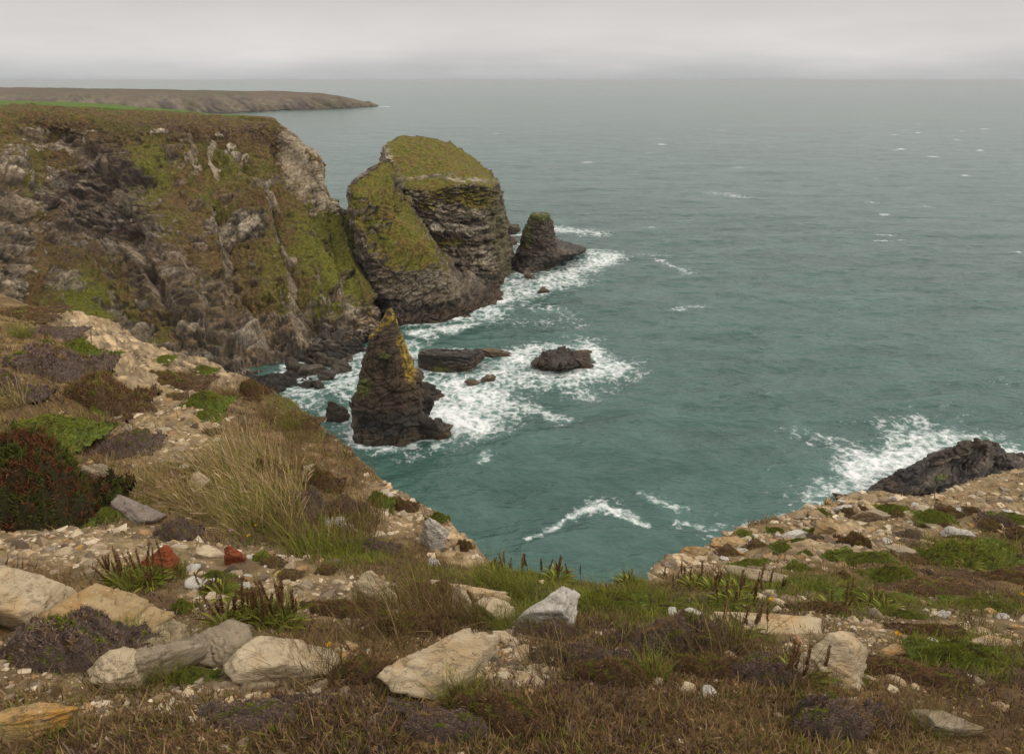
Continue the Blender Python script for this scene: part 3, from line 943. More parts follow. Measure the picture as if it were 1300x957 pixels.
_prof = [(555, 446, 541, -1.0), (550, 447, 541, 1.0), (535, 447, 541, 2.6), (510, 449, 538, 5.3), (492, 450, 536, 7.4), (478, 453, 533, 9.1), (472, 457, 524, 9.8), (452, 462, 519, 12.0), (438, 465, 515, 13.6), (426, 468, 510, 14.8),
         (421, 472, 506, 15.3), (412, 480, 504, 16.2), (404, 487, 502, 17.2), (398, 490, 500, 17.9), (394, 492, 498, 18.4), (393, 494.5, 496, 18.5)]
sA = []
for i_, (v_, a_, b_, z_) in enumerate(_prof):
    wpx = b_ - a_
    sA.append(stack_ring(a_, b_, v_, min(9.0, max(.25, wpx * .082)), z_, seed=1, jit=.10, n=9))
oA, _ = ringloft('sea_stack', sA, 300, 380, .45, 210, M_SEAROCK, stack_color(220, [(498, 402, 14, 10), (515, 442, 9, 26, -8), (521, 466, 7, 20), (468, 425, 8, 4), (480, 415, 10, 4, -30)], [(462, 492, 9, 11), (490, 452, 5, 4)], .42, .75),
                 bed=(-.35, .2, 1.0), f1=.6, f2=1.6, joint=.5, bsize=3.9, tension=.15, flatness=1.5, upk=1)
tag(oA, 'tall dark pointed sea stack with orange lichen on its summit', 'sea stack')
FOAM_POLYS.append([tuple(p[:2]) for p in sA[0]])

# --- smaller stack beyond the island
bbase = [P(654, 345, z=-1), P(668, 354, z=-1), P(695, 349, z=-1), P(718, 336, z=-1), P(743, 325, z=-1), P(725, 318, z=-1), P(700, 312, z=-1), P(672, 312, z=-1), P(658, 325, z=-1)]
bc = P(683, 272, 169)


def brow(u0, u1, v, Y, dep, n=9):
    a, b = P(u0, v, Y), P(u1, v, Y)
    cx, cz = (a[0] + b[0]) / 2, (a[2] + b[2]) / 2
    ang = np.array([-2.6, -1.9, -1.2, -.6, 0, .6, 1.3, 2.1, 3.0])
    return np.stack([cx + (b[0] - a[0]) / 2 * np.cos(ang) * .92, Y + dep / 2 + dep / 2 * np.sin(ang), np.full(n, cz)], -1)


sB = [bbase, np.array(bbase) * [1, 1, 0] + [0, 0, 1.0], brow(657, 734, 326, 166, 8), brow(659, 713, 319, 166.5, 7), brow(661, 708, 303, 166.5, 6.4), brow(666, 704, 288, 167, 5.6), brow(670, 702, 278, 167.5, 5), brow(673, 700, 274, 168, 4.2), brow(684, 689, 272.5, 168.5, .4)]
oB, _ = ringloft('sea_stack', sB, 170, 260, .5, 240, M_SEAROCK, stack_color(250, None, [(686, 275, 14, 6), (670, 296, 4, 18)], .75, .3), bed=(.2, 0, 1), f1=.8, f2=2.0, bsize=2.4, upk=.8)
tag(oB, 'blunt brown sea stack with flat skirt and green crest beyond the island', 'sea stack')
FOAM_POLYS.append([tuple(p[:2]) for p in bbase])


# --- rocks standing in the water
def sea_rock(u, v, w, h, label, seed, dark=.8, zb=0.0, name='sea_rock', cat='rock', rot=0.0, flat=0.0, depth=None, sub=5, tilt=(0, 0), lich=None, tide=True, foam=True, group=None, rough=.035):
    """(u, v) = middle of the waterline in the photo, w x h = its size there"""
    p = P(u, v, z=zb)
    dist = np.linalg.norm(p - EYE)
    W = w / F * dist
    th_ = math.asin((EYE[2] - zb) / dist)
    D = depth if depth else W * .6
    H = max((h / F * dist - D * .35 * math.sin(th_)) / math.cos(th_), W * .15)
    Vr, Fc = poly_rock(seed, sub, 14, (W, D, H * 1.55), rough * 1.2, .035, flat)
    Vr = Vr + np.array([0, 0, H * .22])
    ca, sa = math.cos(rot), math.sin(rot)
    tx, ty = tilt
    Vr = Vr.copy()
    Vr[:, 2] += Vr[:, 0] * tx + Vr[:, 1] * ty
    Vr = np.stack([Vr[:, 0] * ca - Vr[:, 1] * sa, Vr[:, 0] * sa + Vr[:, 1] * ca, Vr[:, 2]], -1)
    pw = np.array([p[0], p[1] + D * .4, zb])
    _b1 = blocks(Vr + pw, max(W * .22, .8), 33, (.4, .1, 1), 2)
    c = rock_color(Vr + pw, bedding(Vr + pw, (.4, .1, 1), .8, 2.2, seed % 50), 300 + seed % 60, dark, tide=False, pale=.2, bl=(_b1[0], _b1[1], _b1[2], _b1[2]))
    n5 = fbm((Vr + pw) * 1.2, 3, 305)
    if tide:
        c = mixc(c, (0.10, 0.065, 0.033), sstep(1.5, .6, Vr[:, 2] + n5 * 1.2) * .7)
    o = link(name, mesh_from(name, Vr, Fc, M_SEAROCK, c), loc=pw)
    tag(o, label, cat, group)
    if foam:
        k = np.linspace(0, 6.28, 10, endpoint=False)
        FOAM_POLYS.append([(pw[0] + W * .5 * math.cos(t), pw[1] + D * .5 * math.sin(t)) for t in k])
    return o


sea_rock(625, 452, 50, 6, 'thin rock ledge trailing in foam behind the flat block', 402, .7, flat=.5, depth=2)
sea_rock(742, 470, 28, 16, 'low lobe of rock at the seaward end of the foaming reef', 404, .7)
sea_rock(742, 452, 22, 7, 'sliver of brown rock just breaking surf at the reef tip', 405, .8)
sea_rock(600, 492, 20, 9, 'small rusty brown rock in the foam, flatter of two', 406, 1.2)
sea_rock(620, 488, 20, 11, 'small rusty brown rock in the foam, pointed one of two', 407, 1.2, tilt=(.35, 0))
sea_rock(428, 537, 32, 26, 'rounded black boulder in the water left of the dark stack', 408, .4, tide=False)
sea_rock(672, 357, 16, 12, 'small brown rock at the foot of the blunt stack', 409, .9)
sea_rock(690, 371, 16, 6, 'tiny low rock awash off the island landing', 410, .9)
sea_rock(651, 297, 20, 12, 'dark low rocks between the island and blunt stack', 411, .8)
sea_rock(648, 312, 18, 12, 'brown ledge rock hugging the far corner of the island', 412, .9)
# wet boulders around the foot of the dark stack
for (a, b, w, h, s, lb, dk) in [(468, 560, 50, 46, 421, 'brown slab leaning on the front of the dark stack', .6), (519, 545, 60, 62, 422, 'dark wet boulder against the seaward side of the pointed stack', .36),
                                (546, 561, 56, 38, 423, 'black wave-washed boulder at the outer foot of the pointed stack', .32), (541, 516, 38, 30, 424, 'small black rock cluster above the surf beside the pointed stack', .32),
                                (500, 562, 40, 38, 425, 'brown wedge of rock at the front foot of the pointed stack', .55)]:
    sea_rock(a, b, w, h, lb, s, dk, cat='boulder', name='wet_boulder', foam=(a > 500), depth=4.0, rough=.05)
# boulder beach under the cliff
bl = [(385, 462, 22, 14), (398, 470, 20, 13), (412, 468, 26, 16), (420, 452, 20, 15), (405, 452, 22, 14), (430, 475, 24, 12), (392, 480, 26, 11), (414, 483, 18, 9), (440, 462, 12, 9), (372, 472, 24, 14), (408, 440, 20, 15), (424, 438, 18, 14), (412, 428, 16, 12), (430, 425, 14, 12), (404, 496, 14, 9), (388, 494, 16, 8)]
for i, (a, b, w, h) in enumerate(bl):
    zz = 0 if b > 455 else (470 - b) * .09
    sea_rock(a, b, w * 1.25, h * 1.4, 'dark jumbled boulder on the small beach under the cliff', 430 + i, .55, zb=zz, cat='boulder', name='beach_boulder', sub=4, foam=(b > 470), group='boulders on the beach under the cliff', tide=False)
# dark outcrop low on the right
def craggy(base, rim, label, seed, colf, amp=.5, name='rock_outcrop', cat='outcrop', bed=(-.6, .3, .75), bsize=2.7, res=(180, 340)):
    rings = [base, ring_from(base, rim, .3, np.array(rim)[:, 2] * .35), ring_from(base, rim, .68, np.array(rim)[:, 2] * .75), rim, inset(rim, .8, .15), inset(rim, .4, .3), inset(rim, .03, .3)]
    o, _ = ringloft(name, rings, res[0], res[1], amp, seed, M_SEAROCK, colf, bed=bed, f1=.8, f2=2.4, bsize=bsize, upk=.9, flatness=3.2)
    tag(o, label, cat)
    FOAM_POLYS.append([tuple(p[:2]) for p in base])
    return o


craggy([P(1092, 642, z=-1), P(1150, 672, z=-1), P(1225, 662, z=-1), P(1285, 628, z=-1), P(1272, 584, z=-1), P(1238, 582, z=-1), P(1180, 594, z=-1), P(1125, 616, z=-1)],
       [P(1110, 630, z=1.0), P(1150, 624, z=2.9), P(1212, 612, z=4.2), P(1250, 590, z=3.8), P(1258, 571, z=4.4), P(1238, 561, z=6.6), P(1192, 578, z=4.6), P(1140, 604, z=2.2)],
       'broad dark jagged outcrop in the surf below the right slope', 461, stack_color(462, None, [(1195, 606, 9, 5, -20)], .75, .35))
craggy([P(1232, 640, z=-1), P(1275, 655, z=-1), P(1340, 640, z=-1), P(1400, 600, z=-1), P(1350, 585, z=-1), P(1290, 592, z=-1), P(1262, 604, z=-1)],
       [P(1244, 612, z=2.5), P(1275, 610, z=3.6), P(1330, 600, z=4.6), P(1370, 580, z=4.6), P(1340, 566, z=4.6), P(1302, 578, z=4.0), P(1268, 582, z=3.4)],
       'ridged brown rocks at the right edge behind the scree', 471, stack_color(472, None, None, 1.0, .6))
sea_rock(1085, 642, 36, 10, 'thin dark ledge in foam just off the scree edge', 465, .6, cat='outcrop', name='rock_outcrop', depth=2)
craggy([P(532, 475, z=-1), P(560, 481, z=-1), P(592, 480, z=-1), P(605, 470, z=-1), P(613, 456, z=-1), P(575, 453, z=-1), P(538, 457, z=-1)],
       [P(534, 450, z=3.2), P(562, 452, z=3.2), P(592, 453, z=3.0), P(603, 450, z=2.8), P(609, 446, z=2.8), P(572, 444, z=3.3), P(538, 445, z=3.3)],
       'low flat-topped block of rock awash behind the dark stack', 401, stack_color(403, None, [(560, 470, 10, 5)], .95, .4), .32, 'sea_rock', 'rock', (.1, .1, 1), 2.2, (90, 200))
craggy([P(676, 470, z=-1), P(700, 478, z=-1), P(722, 474, z=-1), P(748, 472, z=-1), P(752, 460, z=-1), P(728, 455, z=-1), P(690, 457, z=-1)],
       [P(682, 462, z=1.2), P(703, 466, z=1.8), P(722, 466, z=1.6), P(738, 462, z=1.0), P(732, 450, z=1.8), P(712, 445, z=2.8), P(690, 452, z=2.2)],
       'rugged brown rock wrapped in white foam in open water', 481, stack_color(483, None, None, 1.0, .6), .5, 'sea_rock', 'rock', (-.6, .1, .7), 1.5, (80, 180))

# ================================================================== SEA
nr, nth = 860, 860
sr = np.concatenate([np.geomspace(30, 260, 560), np.geomspace(261.5, 42000, nr - 560)])[:, None]
sth = np.radians(np.linspace(-46, 46, nth))[None, :]
sx, sy = sr * np.sin(sth), sr * np.cos(sth)
p2 = np.stack([sx, sy, 0 * sx], -1)
f = np.zeros_like(sx)
win = (sr[:, 0] < 420)
X, Y_ = sx[win], sy[win]
pp = np.stack([X, Y_, 0 * X], -1)
warp = np.stack([fbm(pp * .12, 3, 501), fbm(pp * .12, 3, 505)], -1) * 3.2
Xw, Yw = X + warp[..., 0], Y_ + warp[..., 1]
ff = np.zeros_like(X)
wn = np.clip(.75 + .7 * fbm(pp * .09, 2, 511), 0, 1.4)
for poly in FOAM_POLYS:
    pl = list(poly) + [poly[0]]
    d = seg_dist(Xw, Yw, pl)
    ff = np.maximum(ff, 1.0 * np.exp(-(d / 1.9) ** 1.3) * wn)
d = seg_dist(Xw, Yw, CLIFF_BASE)
ff = np.maximum(ff, .9 * np.exp(-d / 2.5) * wn)
SURF = [((540, 510), (595, 535), 5.0, 1.1), ((575, 490), (620, 520), 5.5, .95), ((555, 485), (680, 482), 4.5, .75), ((640, 462), (700, 448), 5, .85), ((690, 480), (780, 466), 4.5, .95), ((650, 485), (740, 490), 4, .7), ((760, 455), (740, 440), 4, .8),
        ((640, 500), (560, 500), 3, .5), ((535, 425), (600, 410), 2.6, .95), ((610, 400), (650, 375), 4.5, .85), ((655, 372), (720, 355), 6, .8), ((690, 358), (768, 330), 5, .95), ((700, 290), (745, 296), 6, .75), ((735, 322), (775, 324), 5, .85), ((660, 345), (650, 375), 5, .7),
        ((640, 410), (720, 410), 4, .35), ((390, 500), (440, 490), 5, .8), ((400, 480), (450, 470), 5, .75), ((440, 480), (450, 520), 2.5, .6), ((400, 520), (440, 545), 2, .45), ((525, 440), (532, 490), 3, .8),
        ((660, 680), (735, 655), .5, .82), ((735, 655), (768, 640), .9, .9), ((768, 640), (825, 670), .5, .82), ((760, 640), (790, 645), 1.6, .6), ((822, 628), (850, 640), 1.2, .65), ((860, 660), (900, 670), .8, .6), ((905, 680), (960, 665), .9, .45),
        ((660, 515), (710, 535), 1.6, .65), ((620, 590), (632, 575), 1.2, .65), ((690, 520), (670, 515), 1.5, .5), ((1050, 640), (1130, 590), 4, .75), ((1100, 600), (1170, 575), 4.5, 1.0), ((1060, 570), (1130, 565), 1.6, .45), ((1170, 555), (1300, 580), 5, .85), ((1200, 560), (1260, 590), 4, .8), ((1235, 600), (1290, 590), 4, .9),
        ((1000, 545), (1060, 560), 2, .4), ((1180, 545), (1230, 550), 2, .5), ((860, 395), (890, 390), 2, .5), ((775, 320), (850, 325), 2.0, .4), ((840, 330), (870, 345), 2, .55), ((910, 245), (940, 250), 5, .5),
        ((650, 385), (700, 395), 3, .5), ((700, 395), (715, 400), 2, .5), ((980, 660), (1040, 640), 1.5, .45)]
for (a, b, r, w) in SURF:
    A, B = P(*a, z=0.0)[:2], P(*b, z=0.0)[:2]
    d = seg_dist(Xw, Yw, [A, B])
    ff = np.maximum(ff, w * np.exp(-(d / r) ** 2 * .8))
f[win] = ff
d = seg_dist(sx, sy, HILL_BASE)
f = np.maximum(f, .8 * np.exp(-(d / 7.0)))
A, B = P(474, 136, z=0.)[:2], P(492, 135.5, z=0.)[:2]
f = np.maximum(f, 1.0 * np.exp(-(seg_dist(sx, sy, [A, B]) / 9) ** 2))
# scattered whitecaps, mostly far out on the right
wr = np.random.default_rng(77)
for k in range(130):
    uu, vv = wr.uniform(560, 1300), 104 + wr.exponential(40) + (0 if wr.random() < .5 else 60)
    if uu < 900 and wr.random() < .6:
        continue
    c0 = P(uu, vv, z=0.0)
    if c0[1] < 180 or c0[1] > 6000:
        continue
    L_, w_ = wr.uniform(2, 7) * (c0[1] / 400) ** .6, wr.uniform(.5, 1.2) * (c0[1] / 300) ** .8
    sel = (np.abs(sx - c0[0]) < L_ * 3) & (np.abs(sy - c0[1]) < max(w_ * 4, 25))
    if sel.any():
        f[sel] = np.maximum(f[sel], .95 * np.exp(-((sx[sel] - c0[0]) / L_) ** 2 - ((sy[sel] - c0[1] + .2 * (sx[sel] - c0[0])) / w_) ** 2))
amp = np.clip(1 - sr / 1500, 0, 1)
wq = np.stack([sx * .8 + sy * .35, sy * 1.0 - sx * .25, 0 * sx], -1)
h = (fbm(wq * np.array([.035, .085, 1]), 2, 521) * .8 + fbm(wq * np.array([.13, .26, 1]), 3, 525, ridged=True) * .30 + fbm(wq * np.array([.45, .8, 1]), 2, 529) * .07) * amp
SV = np.stack([sx, sy, h], -1).reshape(-1, 3)

M_SEA, nt, ns, L = new_mat('sea_water')
out = ns.new('ShaderNodeOutputMaterial')
geo = ns.new('ShaderNodeNewGeometry')
wat = N_(ns, 'ShaderNodeBsdfPrincipled', Roughness=0.2, IOR=1.33)
fo = N_(ns, 'ShaderNodeBsdfPrincipled', Roughness=0.9)
fo.inputs['Base Color'].default_value = (0.70, 0.72, 0.71, 1)
mp = N_(ns, 'ShaderNodeMapping')
mp.inputs['Rotation'].default_value = (0, 0, 0.22)
mp.inputs['Scale'].default_value = (0.5, 1.0, 1.0)
L.new(geo.outputs['Position'], mp.inputs['Vector'])


def tn(scale, detail, rough, vec=None, dist=0.0):
    t = N_(ns, 'ShaderNodeTexNoise', Scale=scale, Detail=detail, Roughness=rough, Distortion=dist)
    L.new(vec or mp.outputs[0], t.inputs['Vector'])
    return t.outputs['Fac']


def mth(op, a, b=None, c=None):
    m_ = N_(ns, 'ShaderNodeMath', operation=op)
    for i, s in enumerate((a, b, c)):
        if s is None:
            continue
        if isinstance(s, (int, float)):
            m_.inputs[i].default_value = s
        else:
            L.new(s, m_.inputs[i])
    return m_.outputs[0]


def mrange(s, a, b, c=0.0, d=1.0):
    m_ = N_(ns, 'ShaderNodeMapRange')
    for i, x in enumerate((a, b, c, d)):
        m_.inputs[i + 1].default_value = x
    L.new(s, m_.inputs[0])
    return m_.outputs[0]


w5 = tn(.105, 4, .6, dist=.5)
w1, w2, w3, w4 = tn(.05, 3, .5), tn(.28, 4, .6, dist=.4), tn(1.3, 4, .6, dist=.3), tn(.012, 4, .6)
hsum = mth('ADD', mth('ADD', mth('MULTIPLY', w1, 2.0), mth('MULTIPLY', w5, 2.2)), mth('ADD', mth('MULTIPLY', w2, 1.0), mth('MULTIPLY', w3, .15)))
bp = N_(ns, 'ShaderNodeBump', Strength=1.0, Distance=1.0)
L.new(hsum, bp.inputs['Height'])
L.new(bp.outputs[0], wat.inputs['Normal'])
cx = N_(ns, 'ShaderNodeMix', data_type='RGBA')
cx.inputs[6].default_value = (0.026, 0.066, 0.056, 1)
cx.inputs[7].default_value = (0.062, 0.124, 0.104, 1)
L.new(mrange(mth('ADD', mth('MULTIPLY', w4, .3), mth('ADD', mth('MULTIPLY', w5, .4), mth('MULTIPLY', w2, .3))), .38, .62), cx.inputs[0])
at = N_(ns, 'ShaderNodeAttribute', attribute_name='foam')
fa = at.outputs['Fac']
# milky aerated water round the foam
cx2 = N_(ns, 'ShaderNodeMix', data_type='RGBA')
L.new(cx.outputs[2], cx2.inputs[6])
cx2.inputs[7].default_value = (0.12, 0.23, 0.20, 1)
L.new(mrange(fa, .25, 1.1, 0, .65), cx2.inputs[0])
L.new(cx2.outputs[2], wat.inputs['Base Color'])
vo = N_(ns, 'ShaderNodeTexVoronoi', feature='DISTANCE_TO_EDGE', Scale=.55)
nv = N_(ns, 'ShaderNodeTexNoise', Scale=.7, Detail=5.0, Roughness=.65)
L.new(geo.outputs['Position'], nv.inputs['Vector'])
vm = N_(ns, 'ShaderNodeVectorMath', operation='MULTIPLY_ADD')
L.new(nv.outputs['Color'], vm.inputs[0])
vm.inputs[1].default_value = (2.4, 2.4, 0)
L.new(geo.outputs['Position'], vm.inputs[2])
L.new(vm.outputs[0], vo.inputs['Vector'])
lace = mrange(vo.outputs['Distance'], 0.0, .32, 1.0, 0.0)
fine = tn(1.1, 8, .72, geo.outputs['Position'], .6)
patch = tn(.22, 5, .6, geo.outputs['Position'], .5)
s = mth('ADD', mth('MULTIPLY', fa, .72), mth('ADD', mth('MULTIPLY', mth('SUBTRACT', fine, .5), 2.1), mth('ADD', mth('MULTIPLY', lace, .32), mth('MULTIPLY', mth('SUBTRACT', patch, .5), 1.0))))
fm = mth('MULTIPLY', mrange(s, .50, 1.12), mrange(fa, .06, .22))
# little scattered crests
cr = mth('MULTIPLY', mrange(tn(.16, 7, .62, dist=.6), .715, .76), mrange(tn(.02, 2, .5), .45, .6))
fm = mth('MAXIMUM', fm, mth('MULTIPLY', cr, .35))
ms = ns.new('ShaderNodeMixShader')
L.new(fm, ms.inputs[0])
L.new(wat.outputs[0], ms.inputs[1])
L.new(fo.outputs[0], ms.inputs[2])
L.new(ms.outputs[0], out.inputs[0])
sea = link('sea', mesh_from('sea', SV, grid_faces(nr, nth)[:, ::-1], M_SEA, attrs={'foam': f.reshape(-1)}))
tag(sea, 'green grey sea with white surf round the rocks', kind='structure')


# ================================================================== FOREGROUND STONES
def at_ground(u, v, w, h, sink=.25):
    p = G(u, v + h * .35)
    dist = np.linalg.norm(p - EYE)
    th_ = math.asin(min(.95, (EYE[2] - p[2]) / dist))
    W = w / F * dist * 1.0
    return p, dist, th_, W


STONES = [
    (36, 765, 92, 74, M_PALE, 'large pale cream slab at the left edge of the path', 'boulder', (-.35, .3), .5),
    (142, 785, 112, 58, M_OCHRE, 'ochre stained slab wedged between cream slab and heather mound', 'boulder', (-.1, .1), .5),
    (216, 812, 66, 42, M_GREY, 'small grey angular rock below the ochre slab', 'boulder', (.1, .2), .6),
    (196, 838, 105, 55, M_GREY, 'squat grey tan boulder beside the mossy heather mound', 'boulder', (.15, .1), .6),
    (280, 822, 95, 46, M_GREY, 'long grey sloping slab between pale boulder and grey rocks', 'boulder', (-.25, .1), .5),
    (360, 838, 118, 56, M_PALE, 'pale pointed boulder below the dark dock spikes', 'boulder', (.05, .2), .6),
    (150, 852, 62, 42, M_PALE, 'tan block tucked against the mossy heather mound', 'boulder', (0, 0), .7),
    (200, 713, 46, 36, M_RED, 'larger rust red stone on the gravel path', 'stone', (.15, 0), .8),
    (299, 706, 24, 24, M_RED, 'smaller rust red stone beside a flat cream stone', 'stone', (0, 0), .9),
    (268, 702, 38, 17, M_PALE, 'flat cream stone next to the smaller red stone', 'stone', (0, 0), .5),
    (128, 612, 48, 50, M_GREY, 'grey lichened boulder beside the big dark shrub', 'boulder', (-.4, .1), .7),
    (178, 648, 62, 28, M_MAUVE, 'low mauve grey slab in front of the lichened boulder', 'boulder', (-.25, .1), .5),
    (252, 612, 28, 22, M_PALE, 'pale stone half hidden in straw coloured grass', 'stone', (-.2, 0), .7),
    (477, 748, 48, 44, M_PALE, 'upright cream angular stone among green grass and gravel', 'stone', (.25, .1), .8),
    (552, 680, 36, 46, M_WHITE, 'white grey tilted slab near the cliff brink', 'boulder', (-.5, .3), .8),
    (598, 756, 95, 26, M_PALE, 'long low pale slab behind the brown heather', 'boulder', (-.1, 0), .5),
    (630, 777, 54, 34, M_PALE, 'cream block resting beside the pointed pale boulder', 'boulder', (0, .2), .7),
    (690, 772, 86, 58, M_WHITE, 'pointed pale boulder with grey veins above the grass edge', 'boulder', (.45, .1), .6),
    (588, 768, 26, 40, M_PALE, 'rounded cream stone poking from brown heather', 'stone', (-.2, .1), .8),
    (615, 822, 30, 26, M_PALE, 'small cream cube of stone above the big bottom slab', 'stone', (.1, 0), .9),
    (560, 853, 140, 62, M_PALE, 'broad cream slab with pink tint at the bottom centre', 'boulder', (.1, .3), .5),
    (962, 792, 140, 40, M_PALE, 'flat pale slab with dead flower sprigs before it', 'boulder', (-.1, .05), .5),
    (1048, 840, 95, 66, M_PALE, 'split pale boulder beside the flat pale slab', 'boulder', (-.35, .2), .7),
    (1103, 653, 40, 24, M_GREY, 'grey pyramid shaped stone on the scree slope', 'stone', (.05, 0), .8),
    (960, 727, 74, 22, M_GREY, 'flat grey lichened slab near the small cliff ledge', 'boulder', (-.05, .1), .5),
    (1212, 674, 30, 16, M_WHITE, 'white weathered stone right of the green cushions', 'stone', (.1, 0), .7),
    (1140, 698, 32, 14, M_GREY, 'grey flat stone behind a round green cushion', 'stone', (-.1, 0), .6),
    (1090, 665, 22, 8, M_PALE, 'thin cream slab below the grey pyramid stone', 'stone', (0, 0), .5),
    (1068, 646, 26, 10, M_WHITE, 'thin pale slab left of the grey pyramid stone', 'stone', (.2, 0), .5),
    (425, 663, 30, 16, M_WHITE, 'knobbly white quartz rock in the brown grass', 'stone', (-.2, 0), .8),
    (440, 670, 18, 14, M_WHITE, 'smaller white quartz lump beside the knobbly quartz', 'stone', (0, 0), .9),
    (552, 714, 16, 12, M_WHITE, 'little white stone near the tilted slab', 'stone', (0, 0), .8),
    (582, 705, 14, 14, M_OCHRE, 'small orange tinted stone at the brink', 'stone', (0, 0), .8),
    (555, 703, 14, 10, M_OCHRE, 'peach coloured pebble above the little white stone', 'stone', (0, 0), .8),
    (880, 700, 30, 20, M_OCHRE, 'ochre block on the tip of the small ledge', 'boulder', (0, 0), .8),
    (848, 718, 26, 26, M_GREY, 'lichened knob at the seaward tip of the ledge', 'boulder', (0, 0), .9),
    (925, 688, 44, 18, M_OCHRE, 'rough brown block along the ledge edge', 'boulder', (0, 0), .7),
    (1008, 680, 34, 12, M_WHITE, 'pale flat stone near the ledge turf', 'stone', (0, 0), .6),
    (1045, 672, 26, 22, M_OCHRE, 'upright orange stone by a green cushion', 'stone', (.4, 0), .9),
    (640, 810, 26, 20, M_PALE, 'cream stone right of the small cube', 'stone', (0, 0), .8),
    (470, 715, 0, 0, None, '', '', (0, 0), 1),
    (12, 640, 0, 0, None, '', '', (0, 0), 1),
    (1255, 818, 44, 16, M_PALE, 'flat tan stone among gravel near the right corner', 'stone', (0, 0), .5),
    (1135, 825, 34, 12, M_OCHRE, 'flat brown stone beside an orange flower', 'stone', (0, 0), .5),
    (40, 915, 80, 36, M_OCHRE, 'low tan stone at the bottom left corner', 'boulder', (.1, 0), .5),
    (1200, 915, 60, 26, M_GREY, 'small grey stone at the bottom right corner', 'boulder', (0, 0), .5),
]
KEEP = []          # (x, y, radius) kept clear of loose gravel and grass


def place_stone(u, v, w, h, mat, label, cat, tilt, hf, seed, name=None, group=None, sub=5):
    p, dist, th_, W = at_ground(u, v, w, h)
    hh = h / F * dist
    D = min(W * .65, max(hh * .75 / math.sin(th_), W * .3))
    H = max((hh - D * .6 * math.sin(th_)) / math.cos(th_), W * .2)
    V, Fc = poly_rock(seed, sub, 14, (W, D, H * 1.3), .022, .018, .5 if hf < .65 else 0, bed=(.3, .2, 1), nscale=1.3)
    V = V.copy()
    V[:, 2] += V[:, 0] * tilt[0] + V[:, 1] * tilt[1] + H * .25
    o = link(name or cat, mesh_from(name or cat, V, Fc, mat), loc=p)
    tag(o, label, cat, group)
    KEEP.append((p[0], p[1], W * .5))
    return o


for i, (u_, v_, w, h, mat, lb, cat, tilt, hf) in enumerate(STONES):
    if mat is None:
        continue
    if mat is M_RED:
        tilt = (0, 0)
    place_stone(u_, v_, w, h, mat, lb, cat, tilt, hf, (905 + i * 5) if mat is M_RED else 600 + i * 3)

# loose middling stones, individually laid
sr_ = np.random.default_rng(99)
var = []
for i in range(9):
    V, Fc = poly_rock(800 + i, 3, 9, (1, .8, .55), .03, .01, .5 if i % 2 else 0)
    m = [M_PALE, M_WHITE, M_PALE, M_OCHRE, M_GREY, M_PALE, M_WHITE, M_OCHRE, M_PALE][i]
    var.append(mesh_from('loose_stone', V, Fc, m))
zones = [(330, 745, 110, 40, 34), (290, 780, 60, 30, 10), (1150, 655, 180, 30, 60), (1030, 695, 150, 25, 40), (920, 705, 60, 18, 14), (1240, 790, 80, 40, 18), (640, 845, 50, 25, 12), (60, 690, 70, 22, 12),
         (1080, 780, 120, 25, 18), (230, 850, 120, 15, 10), (1250, 640, 70, 30, 24), (500, 640, 30, 30, 8), (880, 790, 60, 12, 5), (480, 770, 80, 40, 16), (700, 840, 80, 25, 12), (900, 860, 100, 25, 10), (450, 855, 90, 35, 12), (1180, 850, 100, 30, 12)]
TXT = {0: 'small pale angular stone lying loose on the gravel path', 1: 'small pale angular stone lying loose on the right hand scree', 2: 'small pale angular stone lying loose among bottom boulders'}
for (cu, cv, ru, rv, n) in zones:
    for k in range(n):
        a, r = sr_.uniform(0, 6.28), math.sqrt(sr_.uniform(0, 1))
        uu, vv = cu + ru * r * math.cos(a), cv + rv * r * math.sin(a)
        p = G(uu, vv)
        dist = np.linalg.norm(p - EYE)
        if p[2] < 30 or dist > 15:
            continue
        o = link('loose_stone', var[sr_.integers(9)])
        s_ = sr_.uniform(.5, 1.7) ** 1.8 * (.03 + .004 * dist) * .75
        o.scale = (s_ * sr_.uniform(.8, 1.3), s_, s_ * sr_.uniform(.7, 1.1))
        o.rotation_euler = (sr_.normal() * .25, sr_.normal() * .25, sr_.uniform(0, 6.28))
        o.location = p + np.array([0, 0, s_ * .01])
        z_ = 1 if cu > 860 else (0 if cv < 800 else 2)
        tag(o, TXT[z_], 'stone', ['stones on the gravel path', 'stones on the right scree', 'stones among the bottom boulders'][z_])


# ------------------------------------------------------------------ plants
def strips(base, d, bend, Ln, Wd, c0, c1, segs=3, side=None, r=rng, profile=None):
    """tapered curved strips: blades, leaves, sprigs. All vectorised."""
    n = len(base)
    if side is None:
        a = r.uniform(0, 6.28, n)
        rv = np.stack([np.cos(a), np.sin(a), 0.2 * np.sin(a * 3)], -1)
        side = np.cross(d, rv)
        side /= np.linalg.norm(side, axis=1, keepdims=True) + 1e-9
    vs, cs = [], []
    ts = np.linspace(0, 1, segs + 1)
    for t in ts:
        c_ = base + d * (Ln * t)[:, None] + bend * (Ln * t * t)[:, None]
        wv = (profile(t) if profile else (1 - t ** 1.5) * .95 + .05)
        vs += [c_ - side * (Wd * wv * .5)[:, None], c_ + side * (Wd * wv * .5)[:, None]]
        cc_ = c0 + (c1 - c0) * t
        cs += [cc_, cc_]
    V = np.stack(vs, 1)
    C = np.stack(cs, 1)
    k = V.shape[1]
    q = np.array([[2 * i, 2 * i + 1, 2 * i + 3, 2 * i + 2] for i in range(segs)])
    Fq = (np.arange(n)[:, None, None] * k + q[None]).reshape(-1, 4)
    return V.reshape(-1, 3), Fq, C.reshape(-1, 3)


